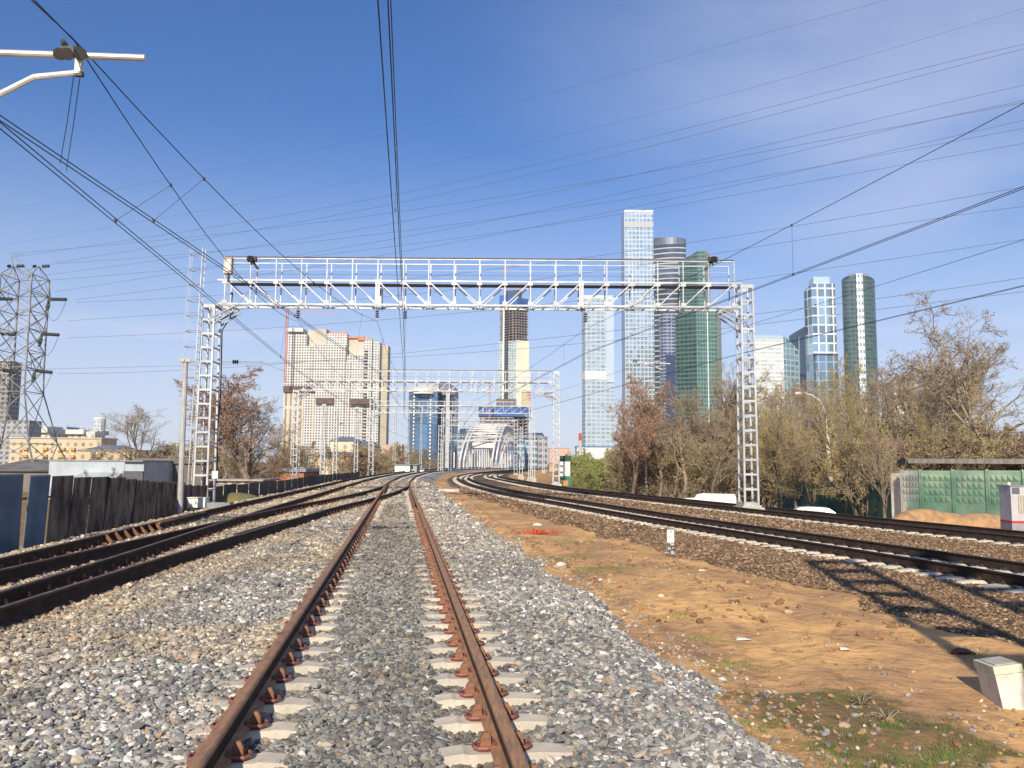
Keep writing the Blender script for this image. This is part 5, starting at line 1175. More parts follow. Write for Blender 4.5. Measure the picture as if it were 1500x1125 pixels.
q = tree('pale', 1478, 415, 60, 'big pale-barked leaning tree at the right edge', wide=1.15, rz=2.2); q.rotation_euler.x = .0; q.rotation_euler.y = R(-5)
tree('birch', 1328, 545, 70, 'white-stemmed birch above the fence end', RG, wide=.9, name='birch_tree')
tree('birch', 1238, 640, 60, 'thin birch beside the mottled lamp post', RG, wide=.9, name='birch_tree')
UG = 'undergrowth along the road'
k_ = 0
WH = ['beside the nearest tall street lamp', 'just right of the nearest tall street lamp', 'left of the white van roof', 'above the left end of the white van', 'above the white van roof', 'above the right end of the white van', 'between the van and the right gantry mast',
      'behind the right gantry mast', 'just right of the right gantry mast', 'above the silver car left end', 'above the silver car roof', 'left of the mottled lamp post', 'right of the mottled lamp post', 'above the dark netted fence', 'left of the pale fence end', 'over the pale fence end',
      'over the green fence left end', 'over the green fence second panel', 'over the green fence third panel', 'over the green fence fourth panel', 'behind the grey cabinet']
for i, lab in enumerate(WH):
    px = 936+i*29; Y = np.interp(px, [930, 1100, 1300, 1500], [98, 80, 60, 56])+random.uniform(-3, 6)
    tree(random.choice(['shrub', 'shrub', 'shrub2']), px, random.uniform(625, 650), Y, 'dense brown undergrowth bush '+lab, UG, wide=random.uniform(1.1, 1.4), cat='bush', name='bush')
    tree(random.choice(['shrub', 'shrub2', 'shrub']), px+14, random.uniform(600, 640), Y+14, 'taller brown bush in the second row, '+lab, UG, wide=random.uniform(.9, 1.3), cat='bush', name='bush')
for i, (px, pyt, Y) in enumerate(((838, 672, 250), (848, 664, 225), (858, 660, 205), (870, 655, 190), (882, 654, 175), (894, 656, 160), (906, 655, 150), (918, 658, 138), (930, 662, 128), (865, 668, 170), (885, 670, 150), (905, 672, 140), (842, 672, 190))):
    tree('green', px, pyt, Y, 'fresh green shrub by the small street lamps, %s from the left' % ['first', 'second', 'fourth', 'fifth', 'seventh', 'ninth', 'eleventh', 'twelfth', 'thirteenth', 'sixth', 'eighth', 'tenth', 'third'][i], 'green shrubs beyond the curve', wide=1.3, cat='shrub', name='green_shrub', z=-5)
for px, pyt, kd, lab in ((1142, 600, 'olive', 'slim olive tree at the far left end of the dark netted fence'), (1165, 585, 'tall', 'upright thin tree in front of the dark fence above the silver car'), (1190, 600, 'olive', 'olive tree in front of the dark fence just left of the mottled lamp post'),
    (1240, 580, 'olive', 'olive tree with clear trunk just right of the mottled lamp post'), (1256, 545, 'oak', 'thick-trunked brown tree in front of the dark netted fence'), (1270, 610, 'shrub2', 'leafless bush in front of the right half of the dark netted fence'), (1293, 600, 'tall', 'thin tree leaning over the pale fence end')):
    Y = np.interp(px, [1140, 1306], [62, 43.5]); tree(kd, px, pyt, Y, lab, RG, wide=.85)
# little conifers and mound behind the left fence
def conifer(px, pyt, Y, label):
    x = atx(px, 700, Y); z = -2.; h = atz(px, pyt, Y)-z; t = thing('young_conifer', (x, Y, z), label, 'tree'); b_ = MB(); b_.tube((0, 0, 0), (0, 0, h), .05, .01, 5); b_.build('trunk', bark, t); b_ = MB(); rd = random.Random(px)
    for k in range(170):
        u = rd.uniform(.05, 1); a = rd.uniform(0, 6.28); l = (1-u)*h*.3+.12; p0 = Vector((0, 0, u*h)); e = p0+Vector((math.cos(a)*l, math.sin(a)*l, l*.35)); sd = Vector((-math.sin(a), math.cos(a), 0))*l*.16; b_.add([p0, e-sd*.3, e+sd*.3, p0.lerp(e, .5)+sd, p0.lerp(e, .5)-sd], [(0, 4, 1, 2, 3)])
    b_.build('crown', mat('conifer needles', (.05, .075, .03), (.09, .10, .05), .9), t)
conifer(166, 684, 42, 'small sparse pine top poking over the fence'); conifer(125, 688, 42, 'thin young conifer poking over the fence')
b_ = MB(); x, Y = atx(343, 730, 47), 47
mo = [(2.6, -.9), (2.3, -.3), (1.7, .25), (1.0, .55), (.3, .66), (.01, .67)]
b_.lathe((0, 0, 0), mo, 20); o = b_.build('mound', mat('mossy mound', (.10, .14, .03), (.20, .16, .06), .95, 0, 1.8, .6), None, True, origin=None); o.location = (x, Y, -.75); tag(o, kind='structure')

# ------------------------------------------------------------------ town behind
def tower(name, px0, px1, pyt, Y, m, label, depth=30, z0=-6, cat='building', top=None, side=0., group=None, rz=0):
    "box block between two photo columns at distance Y; side>0 turns it so a flank shows on the left"
    x0, x1 = atx(px0, 600, Y), atx(px1, 600, Y); z1 = atz((px0+px1)/2, pyt, Y)
    t = thing(name, (x0, Y, z0), label, cat, group); b_ = MB(); b_.box(0, x1-x0, 0, depth, 0, z1-z0); b_.build('walls', m, t)
    return t, x1-x0, z1-z0
palew = (.62, .68, .70)
# residential block
def block():
    Y = 760.; fm = facade('cream panel with square windows', (.64, .64, .61), (.07, .07, .075), 2.5, 2.5, .60, .62, .4, vary=.4)
    fg = facade('glazed panel with square windows', (.66, .65, .62), (.15, .165, .175), 2.5, 2.5, .62, .62, .3, vary=.5)
    fy = facade('ochre band facade', (.62, .52, .30), (.25, .25, .22), 2.5, 2.5, .5, .6, .3); plain = mat('bare concrete core', (.56, .52, .43), (.44, .41, .36), .9, 0, .04)
    t = thing('apartment_block', (atx(415, 600, Y), Y, -8), 'huge unfinished cream apartment block with stepped roof and hundreds of square windows', 'apartment block'); o = Vector(t.location)
    secs = [(415, 446, 489, 0, fm), (446, 457, 482, 6, plain), (457, 474, 481, 2, plain), (444.5, 457.2, 507, -.6, fm), (500, 512, 530, 1.2, fm), (474, 505, 488, 3, fg), (505, 530, 494, 8, plain), (530, 542, 497, 3, fg), (505, 530, 520, 2.5, fg), (542, 553, 499, 6, fg), (553, 564, 503, 12, mat('ochre flank', (.50, .46, .34), (.40, .37, .29), .9, 0, .05)), (457, 505, 505, 0, fm)]
    for k, (a, c, pt, dy, m) in enumerate(secs):
        x0, x1 = atx(a, 600, Y)-o.x, atx(c, 600, Y)-o.x; b_ = MB(); b_.box(x0, x1-.02*k, dy, (60 if a < 540 else 16)+dy-k*.07, 0, atz(a, pt, Y)-o.z); b_.build('block_section', m, t)
    x0, x1 = atx(508, 600, Y)-o.x, atx(523, 600, Y)-o.x
    b_ = MB(); zb_ = 8.
    while zb_ < atz(510, 512, Y)-o.z: b_.box(atx(531, 600, Y)-o.x, atx(536, 600, Y)-o.x, 1.4, 4, zb_, zb_+.9); zb_ += 3.1
    b_.build('balcony_stack', mat('dark balcony', (.10, .08, .07), None, .8), t)
    for (a, c, p0, p1) in ((415, 460, 566, 575), (463, 489, 583, 592), (512, 548, 584, 592)):
        b_ = MB(); b_.box(atx(a, 600, Y)-o.x, atx(c, 600, Y)-o.x, -2.5, -.3, atz(480, p1, Y)-o.z, atz(480, p0, Y)-o.z); b_.build('scaffold_belt', mat('red scaffold net', (.16, .09, .075), (.10, .07, .06), .9, 0, .2), t)
    b_ = MB(); b_.box(atx(415, 600, Y)-o.x, atx(441, 600, Y)-o.x, -2, 14, atz(420, 486, Y)-o.z, atz(420, 481, Y)-o.z); b_.build('roof_deck', white, t)
    b_ = MB(); b_.box(atx(416, 600, Y)-o.x, atx(460, 600, Y)-o.x, -.35, -.1, 0, atz(430, 576, Y)-o.z); b_.build('lower_front', facade('lower bare frame', (.62, .54, .42), (.20, .16, .13), 4.6, 60, .42, .96, .5), t)
    b_ = MB()
    for a, c, pt in ((476, 503, 486), (505, 529, 492), (520, 541, 495)): b_.box(atx(a, 600, Y)-o.x, atx(c, 600, Y)-o.x, 6, 10, atz(a, pt+2, Y)-o.z, atz(a, pt-1, Y)-o.z)
    b_.build('roof_guard', mat('orange roof guard', (.62, .25, .14), None, .8), t)
block()
def crane(px, pyb, pyt, Y, j0, j1, label, m=cranered, w_=1.8):
    b0, tp = at(px, pyb, Y), at(px, pyt, Y); t = thing('tower_crane', b0, label, 'crane', 'tower cranes'); H_ = tp.z-b0.z; lean = tp.x-b0.x; lean = 0
    b_ = MB()
    for sx_ in (-1, 1):
        for sy_ in (-1, 1): b_.tube((sx_*w_/2, sy_*w_/2, 0), (sx_*w_/2, sy_*w_/2, H_), .22, .22, 4)
    n = max(3, int(H_/w_/1.2))
    for i in range(n):
        a, c = H_*i/n, H_*(i+1)/n
        for s in (-1, 1): b_.tube((-w_/2, s*w_/2, a), (w_/2, s*w_/2, c), .16, .16, 4); b_.tube((s*w_/2, -w_/2, c), (s*w_/2, w_/2, a), .16, .16, 4)
    b_.build('mast', m, t)
    p0, p1 = at(j0[0], j0[1], Y)-b0, at(j1[0], j1[1], Y)-b0; b_ = MB(); up_ = Vector((0, 0, 1.3))
    b_.tube(p0, p1, .22, .22, 4); b_.tube(p0+up_, p1+up_*.3, .18, .18, 4); n = 16
    for i in range(n): b_.tube(p0.lerp(p1, i/n)+(up_ if i % 2 else up_*0), p0.lerp(p1, (i+1)/n)+(up_*0 if i % 2 else up_), .12, .12, 4)
    b_.build('jib', m, t); b_ = MB(); b_.cbox(p0+Vector((1.5 if p0.x < 0 else 0, 0, -1)), (3.2, 1.5, 2.4)); b_.build('counterweight', oldconc, t)
    return t
crane(417.5, 560, 448, 745, (398, 448.5), (486, 462), 'pink-red tower crane beside the unfinished cream apartment block', mat('faded crane red', (.55, .22, .20), (.5, .25, .22)))
# Tower under construction in the middle
def constr():
    Y = 1050.; t = thing('unfinished_tower', (atx(752, 600, Y), Y, -8), 'slender unfinished concrete tower with blue wrapped top and cream flank', 'tower'); o = Vector(t.location)
    def bx(nm, a, c, pt, pb, d0, d1, m): b_ = MB(); b_.box(atx(a, 500, Y)-o.x, atx(c, 500, Y)-o.x, d0, d1, atz(750, pb, Y)-o.z, atz(750, pt, Y)-o.z); b_.build(nm, m, t)
    cx_ = atx(753, 500, Y)-o.x
    gl = facade('pale green curtain wall', (.50, .56, .55), (.33, .42, .45), 3, 3.4, .8, .7, .2, .3)
    def ppr(nm, pts, pt, pb, m, tops=None):
        b_ = MB(); z0, z1 = atz(750, pb, Y)-o.z, atz(750, pt, Y)-o.z; b_.prism([(atx(a, 500, Y+d)-o.x, d) for a, d in pts], z0, z1); b_.build(nm, m, t)
    ppr('glazed_flank', [(730, 9), (756.5, 0), (756.5, 30), (733, 34)], 499, 592, gl)
    ppr('cream_flank', [(756.5, 0), (775, 9), (772, 34), (756.6, 30)], 498, 592, mat('cream insulation board', (.80, .74, .56), (.72, .66, .5), .8, 0, .03))
    fr = mat('bare concrete floors', (.26, .22, .20), (.17, .15, .14), .95, 0, .1); dk = mat('dark building interior', (.045, .045, .05), None, .9)
    ppr('inner_core', [(737, 12), (756, 5), (769, 12), (769, 30), (737, 30)], 450, 499, dk)
    b_ = MB(); z = atz(750, 499, Y)-o.z; k = 0
    while z < atz(750, 447, Y)-o.z:
        ex = [(732.5+random.uniform(-1, .5), 11), (756, 1), (773+random.uniform(-.8, 1), 11), (771, 33), (734, 33)] if k % 3 else [(731.5, 11), (756, 0), (774, 11), (771, 33), (734, 33)]
        b_.prism([(atx(a, 500, Y)-o.x, d) for a, d in ex], z, z+.9); z += 3.4; k += 1
    b_.build('floor_slabs', fr, t)
    b_ = MB()
    for a, d in ((734, 10.5), (739.5, 8.5), (745, 6.2), (751, 3.8), (756, 2), (760, 4.5), (764, 7), (768, 9.4), (771.5, 11.5)):
        x = atx(a, 500, Y)-o.x; b_.box(x-.8, x+.8, d, d+1.4, atz(750, 499, Y)-o.z, atz(750, 447, Y)-o.z)
    b_.build('columns', fr, t)
    blue = mat('blue safety screen', (.03, .13, .42), (.02, .07, .24), .7, 0, .08)
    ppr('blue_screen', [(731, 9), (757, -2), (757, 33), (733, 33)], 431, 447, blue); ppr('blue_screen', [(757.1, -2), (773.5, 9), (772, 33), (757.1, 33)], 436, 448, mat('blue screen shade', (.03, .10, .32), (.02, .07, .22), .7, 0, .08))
    ppr('top_core', [(741, 8), (757, 2), (764, 8), (764, 26), (741, 26)], 424, 440, mat('dark core', (.10, .10, .12), None, .9))
    # lift shaft
    b_ = MB(); x = atx(741, 500, Y)-o.x; z = atz(750, 590, Y)-o.z
    while z < atz(750, 447, Y)-o.z: b_.box(x-2.2, x+2.2, -2.2, 3, z, z+1.6); z += 3.4
    b_.build('hoist_stack', mat('dark hoist', (.09, .09, .10)), t)
    b_ = MB(); x = atx(737.5, 500, Y)-o.x; b_.box(x-1.1, x+1.1, -3.2, -1, atz(750, 592, Y)-o.z, atz(750, 452, Y)-o.z); b_.build('hoist_rail', white, t)
    bx('stepped_base', 728, 768, 585, 600, -6, 20, mat('dark base frame', (.10, .09, .09), (.2, .17, .15), .9, 0, .1)); bx('white_core', 757, 777, 545, 600, -9, 12, mat('white concrete core', (.72, .68, .58), (.6, .56, .48), .9, 0, .05))
    bx('orange_frame', 764, 776, 572, 597, -12, -9.5, mat('yellow formwork', (.55, .46, .28), None, .8))
    bx('blue_wrap', 703.5, 778, 597, 612, -30, 16, blue)
    b_ = MB(); z = atz(750, 655, Y)-o.z
    while z < atz(750, 613, Y)-o.z: b_.box(atx(705, 500, Y)-o.x, atx(775+random.uniform(-1, 2), 500, Y)-o.x, -27, 16, z, z+1.1); z += 4.1
    b_.build('podium_slabs', fr, t)
    b_ = MB()
    for k in range(11): x = atx(706+k*6.7, 500, Y)-o.x; b_.box(x-.8, x+.8, -26, -24, atz(750, 670, Y)-o.z, atz(750, 613, Y)-o.z)
    b_.build('podium_columns', fr, t); bx('podium_core', 712, 770, 613, 670, -14, 12, dk)
    return t
constr()
crane(739, 452, 388, 1040, (736.5, 398), (754, 387), 'thin red crane with raised jib on top of the unfinished tower')
crane(762, 440, 419, 1060, (756, 423), (792, 420), 'small crane with flat jib behind the blue top of the unfinished tower')
crane(717, 612, 560, 1000, (715, 564), (720, 558), 'orange-red crane mast left of the unfinished tower foot')
crane(776, 600, 572, 1000, (772, 578), (803, 582), 'low crane with its jib pointing right from the unfinished tower foot')
# skyscraper cluster
def prism_tower(name, Y, label, parts, cat='skyscraper'):
    x0 = parts[0][1][0][0]; t = thing(name, (atx(x0, 600, Y), Y, -8), label, cat, 'skyscraper cluster'); o = Vector(t.location)
    for nm, pts, pt, pb, m in parts:
        b_ = MB(); pl = [(atx(a, 500, Y+d)-o.x, d) for a, d in pts]
        tops = [atz(a, p_, Y)-o.z for (a, d), p_ in zip(pts, pt)] if hasattr(pt, '__len__') else atz(pts[0][0], pt, Y)-o.z
        b_.prism(pl, 0 if pb is None else atz(pts[0][0], pb, Y)-o.z, tops); b_.build(nm, m, t)
    return t
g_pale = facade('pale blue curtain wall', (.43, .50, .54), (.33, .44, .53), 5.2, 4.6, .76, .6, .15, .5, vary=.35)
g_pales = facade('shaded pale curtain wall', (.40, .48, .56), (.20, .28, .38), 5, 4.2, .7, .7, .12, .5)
g_oko = facade('tall tower glass', (.46, .54, .60), (.36, .46, .56), 5.2, 6.2, .76, .70, .12, .6, vary=.4)
g_dark = facade('dark banded glass', (.46, .49, .53), (.045, .065, .105), 4000, 7.5, 1, .78, .14, .25)
g_green = facade('green banded glass', (.05, .13, .11), (.008, .035, .034), 4.4, 5.2, .85, .6, .15, .2)
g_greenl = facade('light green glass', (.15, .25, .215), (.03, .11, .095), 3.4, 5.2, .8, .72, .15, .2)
g_navy = facade('navy mosaic glass', (.26, .31, .40), (.03, .05, .10), 5, 4, .8, .62, .1, .3, vary=.7)
g_white = facade('white ribbed facade', (.62, .64, .64), (.40, .45, .49), 9, 5, .9, .42, .3, 0., vary=.3)
g_teal = facade('teal triangle glass', (.36, .48, .52), (.10, .22, .27), 7, 7, .75, .7, .1, .3, vary=.8)
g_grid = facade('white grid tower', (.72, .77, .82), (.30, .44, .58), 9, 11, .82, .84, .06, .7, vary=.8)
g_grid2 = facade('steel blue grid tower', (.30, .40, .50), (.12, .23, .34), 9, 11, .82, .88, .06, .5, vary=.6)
g_cyl = facade('dark teal glass', (.065, .125, .13), (.02, .055, .06), 4.2, 5.2, .8, .62, .15, .2, vary=.5)
g_strip = facade('white stair strip', (.72, .76, .78), (.20, .30, .34), 3.4, 8, .6, .45, .2, .2)
whitef = mat('white cladding', (.60, .65, .66), (.54, .60, .62), .5)
tm_ = prism_tower('glass_tower', 900, 'pale blue glass tower with a slanted white fold, left end of the cluster', [('walls', [(852.5, 10), (857, 0), (899, 2), (896, 30), (853, 34)], [441, 437, 437, 437, 441], None, g_pale), ('white_band', [(852, 9.5), (856.8, -.6), (899.5, 1.4), (899.5, 12), (852, 14)], 543, 556, whitef),
   ('slanted_fold', [(888, -.4), (899.4, 1.2), (899.4, 4), (888, 3)], 441, 560, mat('slanted pale glass', (.60, .70, .76), (.5, .62, .7), .15, .3)), ('crown', [(856, 1), (899, 3), (897, 24), (857, 24)], 432, 444, whitef)])
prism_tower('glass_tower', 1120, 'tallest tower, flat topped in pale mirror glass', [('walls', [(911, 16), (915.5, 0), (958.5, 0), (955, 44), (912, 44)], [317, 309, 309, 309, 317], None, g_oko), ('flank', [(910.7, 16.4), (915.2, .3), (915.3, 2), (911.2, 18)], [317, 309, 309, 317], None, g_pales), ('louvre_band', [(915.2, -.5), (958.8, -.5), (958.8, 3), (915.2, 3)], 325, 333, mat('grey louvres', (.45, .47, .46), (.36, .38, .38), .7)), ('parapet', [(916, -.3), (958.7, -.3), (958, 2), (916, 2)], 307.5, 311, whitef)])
arc = [(958+i*5, 14-13*math.sin(min(1, i/9+.05)*math.pi*.62)) for i in range(10)]
prism_tower('glass_tower', 1160, 'dark blue curved tower with white floor lines, partly behind the tallest one', [('walls', arc+[(1006.5, 4), (1006.5, 50), (958, 50)], [346+i*.25 for i in range(10)]+[351, 351, 346], None, g_dark), ('crown', [(a, d-.4) for a, d in arc]+[(1006.8, 3.6), (1006.6, 49), (958, 49)], [346+i*.3-.5 for i in range(10)]+[350, 350, 346], 357, mat('dark steel crown', (.13, .15, .19), (.09, .11, .14), .4, .3, .02))])
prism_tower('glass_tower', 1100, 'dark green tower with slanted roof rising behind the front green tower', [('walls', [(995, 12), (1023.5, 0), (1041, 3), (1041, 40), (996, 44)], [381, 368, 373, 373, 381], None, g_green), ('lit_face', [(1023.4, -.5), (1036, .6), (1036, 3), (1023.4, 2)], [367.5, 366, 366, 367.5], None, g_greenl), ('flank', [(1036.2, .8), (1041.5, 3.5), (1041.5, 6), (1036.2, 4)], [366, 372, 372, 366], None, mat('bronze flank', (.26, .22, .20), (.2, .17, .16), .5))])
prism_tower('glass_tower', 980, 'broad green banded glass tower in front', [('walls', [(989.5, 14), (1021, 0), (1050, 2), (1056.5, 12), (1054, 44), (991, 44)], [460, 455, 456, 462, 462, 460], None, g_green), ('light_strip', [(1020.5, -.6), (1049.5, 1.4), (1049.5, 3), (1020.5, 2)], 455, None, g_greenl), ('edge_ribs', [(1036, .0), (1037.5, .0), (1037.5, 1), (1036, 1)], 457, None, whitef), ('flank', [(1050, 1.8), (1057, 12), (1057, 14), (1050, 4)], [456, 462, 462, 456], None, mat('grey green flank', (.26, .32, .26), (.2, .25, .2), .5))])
prism_tower('glass_tower', 940, 'narrow navy mosaic tower between the dark curved and green towers', [('walls', [(966, 6), (972, 0), (989, 0), (989, 30), (967, 30)], [463, 459, 459, 459, 463], None, g_navy), ('lower_block', [(975, -4), (989, -4), (989, 20), (975, 20)], 520, None, mat('navy block', (.03, .05, .12), (.02, .035, .09), .3, .2))])
prism_tower('glass_tower', 1000, 'white ribbed slab tower just right of the right gantry mast', [('walls', [(1104.5, 0), (1147.5, 0), (1146, 40), (1105, 40)], 497, None, g_white), ('roof_screen', [(1104.7, .5), (1147, .5), (1146, 20), (1105, 20)], 491, 498, mat('glass screen', (.40, .50, .58), (.35, .45, .52), .2)), ('teal_wing', [(1147.7, .2), (1170.5, 20), (1170, 40), (1148, 40)], [490, 511, 511, 490], None, g_teal)])
prism_tower('glass_tower', 1150, 'dark glass tower with a sloping shoulder behind the white slab', [('walls', [(1156, 0), (1166, 0), (1174, 2), (1182, 4), (1182, 40), (1156, 40)], [492, 486, 481, 476, 476, 492], None, mat('very dark blue glass', (.035, .06, .09), (.05, .08, .12), .12, .3, .02)), ('bright_edge', [(1169.5, -1), (1171, -1), (1171, 1), (1169.5, 1)], [498, 492, 492, 498], None, mat('teal edge', (.2, .34, .36)))])
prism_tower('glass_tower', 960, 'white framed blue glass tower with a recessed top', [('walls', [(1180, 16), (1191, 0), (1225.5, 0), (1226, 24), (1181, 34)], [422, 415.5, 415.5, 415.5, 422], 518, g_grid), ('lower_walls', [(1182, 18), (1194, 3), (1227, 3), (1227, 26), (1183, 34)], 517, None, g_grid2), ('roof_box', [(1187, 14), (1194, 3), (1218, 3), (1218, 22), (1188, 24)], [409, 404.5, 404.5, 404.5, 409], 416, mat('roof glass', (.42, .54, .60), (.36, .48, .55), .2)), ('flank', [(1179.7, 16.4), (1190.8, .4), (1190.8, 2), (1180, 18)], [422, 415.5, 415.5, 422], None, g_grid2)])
n_ = 22; cyl = [(1260-24.5*math.cos(math.pi*k/(n_-1)), 14-14*math.sin(math.pi*k/(n_-1))) for k in range(n_)]
prism_tower('glass_tower', 930, 'round dark green glass tower with a white vertical stripe', [('walls', cyl+[(1284, 34), (1236, 34)], [408-6*math.sin(math.pi*k/(n_-1)) for k in range(n_)]+[408, 408], None, g_cyl), ('stair_strip', [(1257, -1), (1267, -1), (1267, 2), (1257, 2)], 401, None, g_strip), ('roof_rim', [(1246, 1), (1275, 1), (1275, 22), (1246, 22)], 400.5, 404, mat('roof rim', (.22, .24, .26)))])
# glass office and low glass building in the middle
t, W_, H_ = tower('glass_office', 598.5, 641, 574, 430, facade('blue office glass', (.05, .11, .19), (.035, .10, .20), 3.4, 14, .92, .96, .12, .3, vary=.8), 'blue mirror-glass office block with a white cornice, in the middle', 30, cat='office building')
b_ = MB(); b_.box(-.3, W_+.3, -.4, 29, H_-.05, H_+2.9); b_.build('cornice', mat('grey cornice', (.42, .42, .42), (.35, .35, .36), .6), t)
b_ = MB(); b_.box(5, W_-.5, 2, 24, H_+3, H_+4.2); b_.build('roof_edge', mat('grey cornice', (.42, .42, .42)), t)
b_ = MB(); b_.lathe((5.2+2.6, .5, H_-1.2), [(5.6, 0), (5.6, 2.6)], 20); b_.build('white_drum', white, t)
for x in (2.9, 11.6):
    b_ = MB(); z = 0
    while z < H_-3: b_.box(x-.35, x+.35, -.7, .1, z, z+1.1); z += 1.9
    b_.build('balcony_ladder', white, t)
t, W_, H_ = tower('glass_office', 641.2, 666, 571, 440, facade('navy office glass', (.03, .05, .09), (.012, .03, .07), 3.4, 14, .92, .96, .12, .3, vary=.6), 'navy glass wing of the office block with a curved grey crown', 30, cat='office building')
b_ = MB(); b_.prism([(-.3, 0), (W_*.3, -2.2), (W_*.75, -2.2), (W_+.3, 0), (W_+.3, 25), (-.3, 25)], H_-3, [H_+3, H_+3.6, H_+3, H_+1.5, H_+1.5, H_+3]); b_.build('curved_crown', mat('slate crown', (.13, .14, .19), (.2, .21, .25), .5), t)
b_ = MB(); b_.box(W_*.5, W_*.72, -2.4, 1, 0, H_-2); b_.box(W_*.0, W_*.08, -.5, 1, 0, H_-3); b_.build('pale_pier', mat('pale pier', (.5, .52, .55)), t)
gm1 = facade('low glass offices', (.42, .50, .54), (.10, .20, .28), 4, 3.6, .75, .6, .12, .4, vary=.6)
def gable(nm, px0, px1, pe, pr, Y, m, rm, label, depth=18, z0=-6, cat='building', pb=None):
    x0, x1 = atx(px0, 640, Y), atx(px1, 640, Y); t = thing(nm, (x0, Y, z0), label, cat); z1 = atz(px0, pe, Y)-z0; zr_ = atz(px0, pr, Y)-z0; W_ = x1-x0
    b_ = MB(); b_.box(0, W_, 0, depth, 0, z1); b_.build('walls', m, t); b_ = MB(); e = .4
    b_.add([(-e, -e, z1), (W_+e, -e, z1), (W_+e, depth+e, z1), (-e, depth+e, z1), (min(W_*.15, 4), depth/2, zr_), (W_-min(W_*.15, 4), depth/2, zr_)], [(0, 1, 5, 4), (1, 2, 5), (2, 3, 4, 5), (3, 0, 4), (3, 2, 1, 0)]); b_.build('roof', rm, t); return t
slateroof = mat('grey sheet roof', (.22, .25, .29), (.15, .17, .20), .5, .2, .3); glroof = mat('dark glass roof', (.07, .12, .16), (.12, .18, .22), .15, .4, .2)
gable('glass_hall', 668, 700, 643, 627, 520, gm1, glroof, 'low glass hall with pitched glass roof left of the arch bridge')
gable('glass_hall', 742, 768, 648, 637, 480, gm1, glroof, 'glass office wing just right of the arch bridge')
gable('glass_hall', 769, 800, 644, 633, 500, gm1, glroof, 'dark glass office with corner gable in front of the far pink houses')
t, W_, H_ = tower('balcony_block', 788, 802, 641, 470, facade('dark balcony block', (.34, .33, .34), (.10, .10, .12), 3, 3.4, .8, .55, .4), 'small dark block with stacked balconies at the right end of the glass offices', 16)
b_ = MB(); b_.box(-.3, W_+.3, -.3, 16, H_, H_+.8); b_.build('roof', slateroof, t)
# arch bridge
def bridge():
    A0 = Vector((atx(700, 690, 290), 290, 0)); A1 = Vector((atx(740, 690, 400), 400, 0)); d = (A1-A0); L_ = d.length; d.normalize(); nrm = Vector((d.y, -d.x, 0))
    t = thing('arch_bridge', A0, 'white steel lattice arch bridge beyond the bend of the tracks', 'bridge'); wh = mat('bridge white steel', (.74, .73, .69), (.56, .55, .52), .6, .0, .15)
    def P(s, off, z): q_ = d*s+nrm*off; return Vector((q_.x, q_.y, z))
    n = 26; hz_ = lambda u: 18.6*math.sin(math.pi*(.02+.96*u))**.62-.6
    for off in (-6.4, -5.0, 5.0, 6.4):
        b_ = MB(); c_ = MB(); prev = None
        for i in range(n+1):
            u = i/n; th = 2.2+1.6*abs(2*u-1); a = P(u*L_, off, hz_(u)); c2 = P(u*L_, off, max(-1, hz_(u)-th))
            if prev:
                b_.tube(prev[0], a, .34, .34, 6); b_.tube(prev[1], c2, .28, .28, 6)
                c_.tube(prev[0], c2, .24, .24, 4); c_.tube(prev[1], a, .24, .24, 4)
            c_.tube(a, c2, .18, .18, 4); prev = (a, c2)
            if i % 2 == 0 and hz_(u) > 3: c_.tube(c2, P(u*L_, off, 0), .24, .24, 5)
        b_.build('arch_rib', wh, t); c_.build('web_and_hangers', wh, t)
    b_ = MB()
    for i in range(3, n-2):
        u = i/n; z = hz_(u); b_.tube(P(u*L_, -6.5, z), P(u*L_, 6.5, z), .26, .26, 5)
        if i < n-3: b_.tube(P(u*L_, -6.5 if i % 2 else 6.5, z), P((i+1)/n*L_, 6.5 if i % 2 else -6.5, hz_((i+1)/n)), .22, .22, 5)
    b_.build('wind_bracing', wh, t)
    b_ = MB(); u = .16; z = hz_(u)-2.5; b_.add([P(u*L_, -6.4, z-2.4), P(u*L_, 6.4, z-2.4), P(u*L_, 6.4, z), P(u*L_, -6.4, z), P(u*L_+.8, -6.4, z-2.4), P(u*L_+.8, 6.4, z-2.4), P(u*L_+.8, 6.4, z), P(u*L_+.8, -6.4, z)], [(0, 1, 2, 3), (7, 6, 5, 4), (3, 2, 6, 7), (1, 0, 4, 5)]); b_.build('portal_beam', wh, t)
    b_ = MB()
    for k in range(9):
        s = k/9*L_; b_.tube(P(s, 8.5, -1), P(s, 8.5, 5.5), .25, .25, 5); b_.tube(P(s, -8.5, -1), P(s, -8.5, 5.5), .25, .25, 5)
    b_.build('side_posts', wh, t)
    b_ = MB(); a, c2 = P(-6, -9, -.9), P(L_+6, -9, -.9); e, f_ = P(L_+6, 9, -.9), P(-6, 9, -.9); b_.add([a, c2, e, f_, a-Vector((0, 0, 1.6)), c2-Vector((0, 0, 1.6)), e-Vector((0, 0, 1.6)), f_-Vector((0, 0, 1.6))], [(3, 2, 1, 0), (4, 5, 6, 7), (0, 1, 5, 4), (1, 2, 6, 5), (2, 3, 7, 6), (3, 0, 4, 7)]); b_.build('deck', oldconc, t)
bridge()
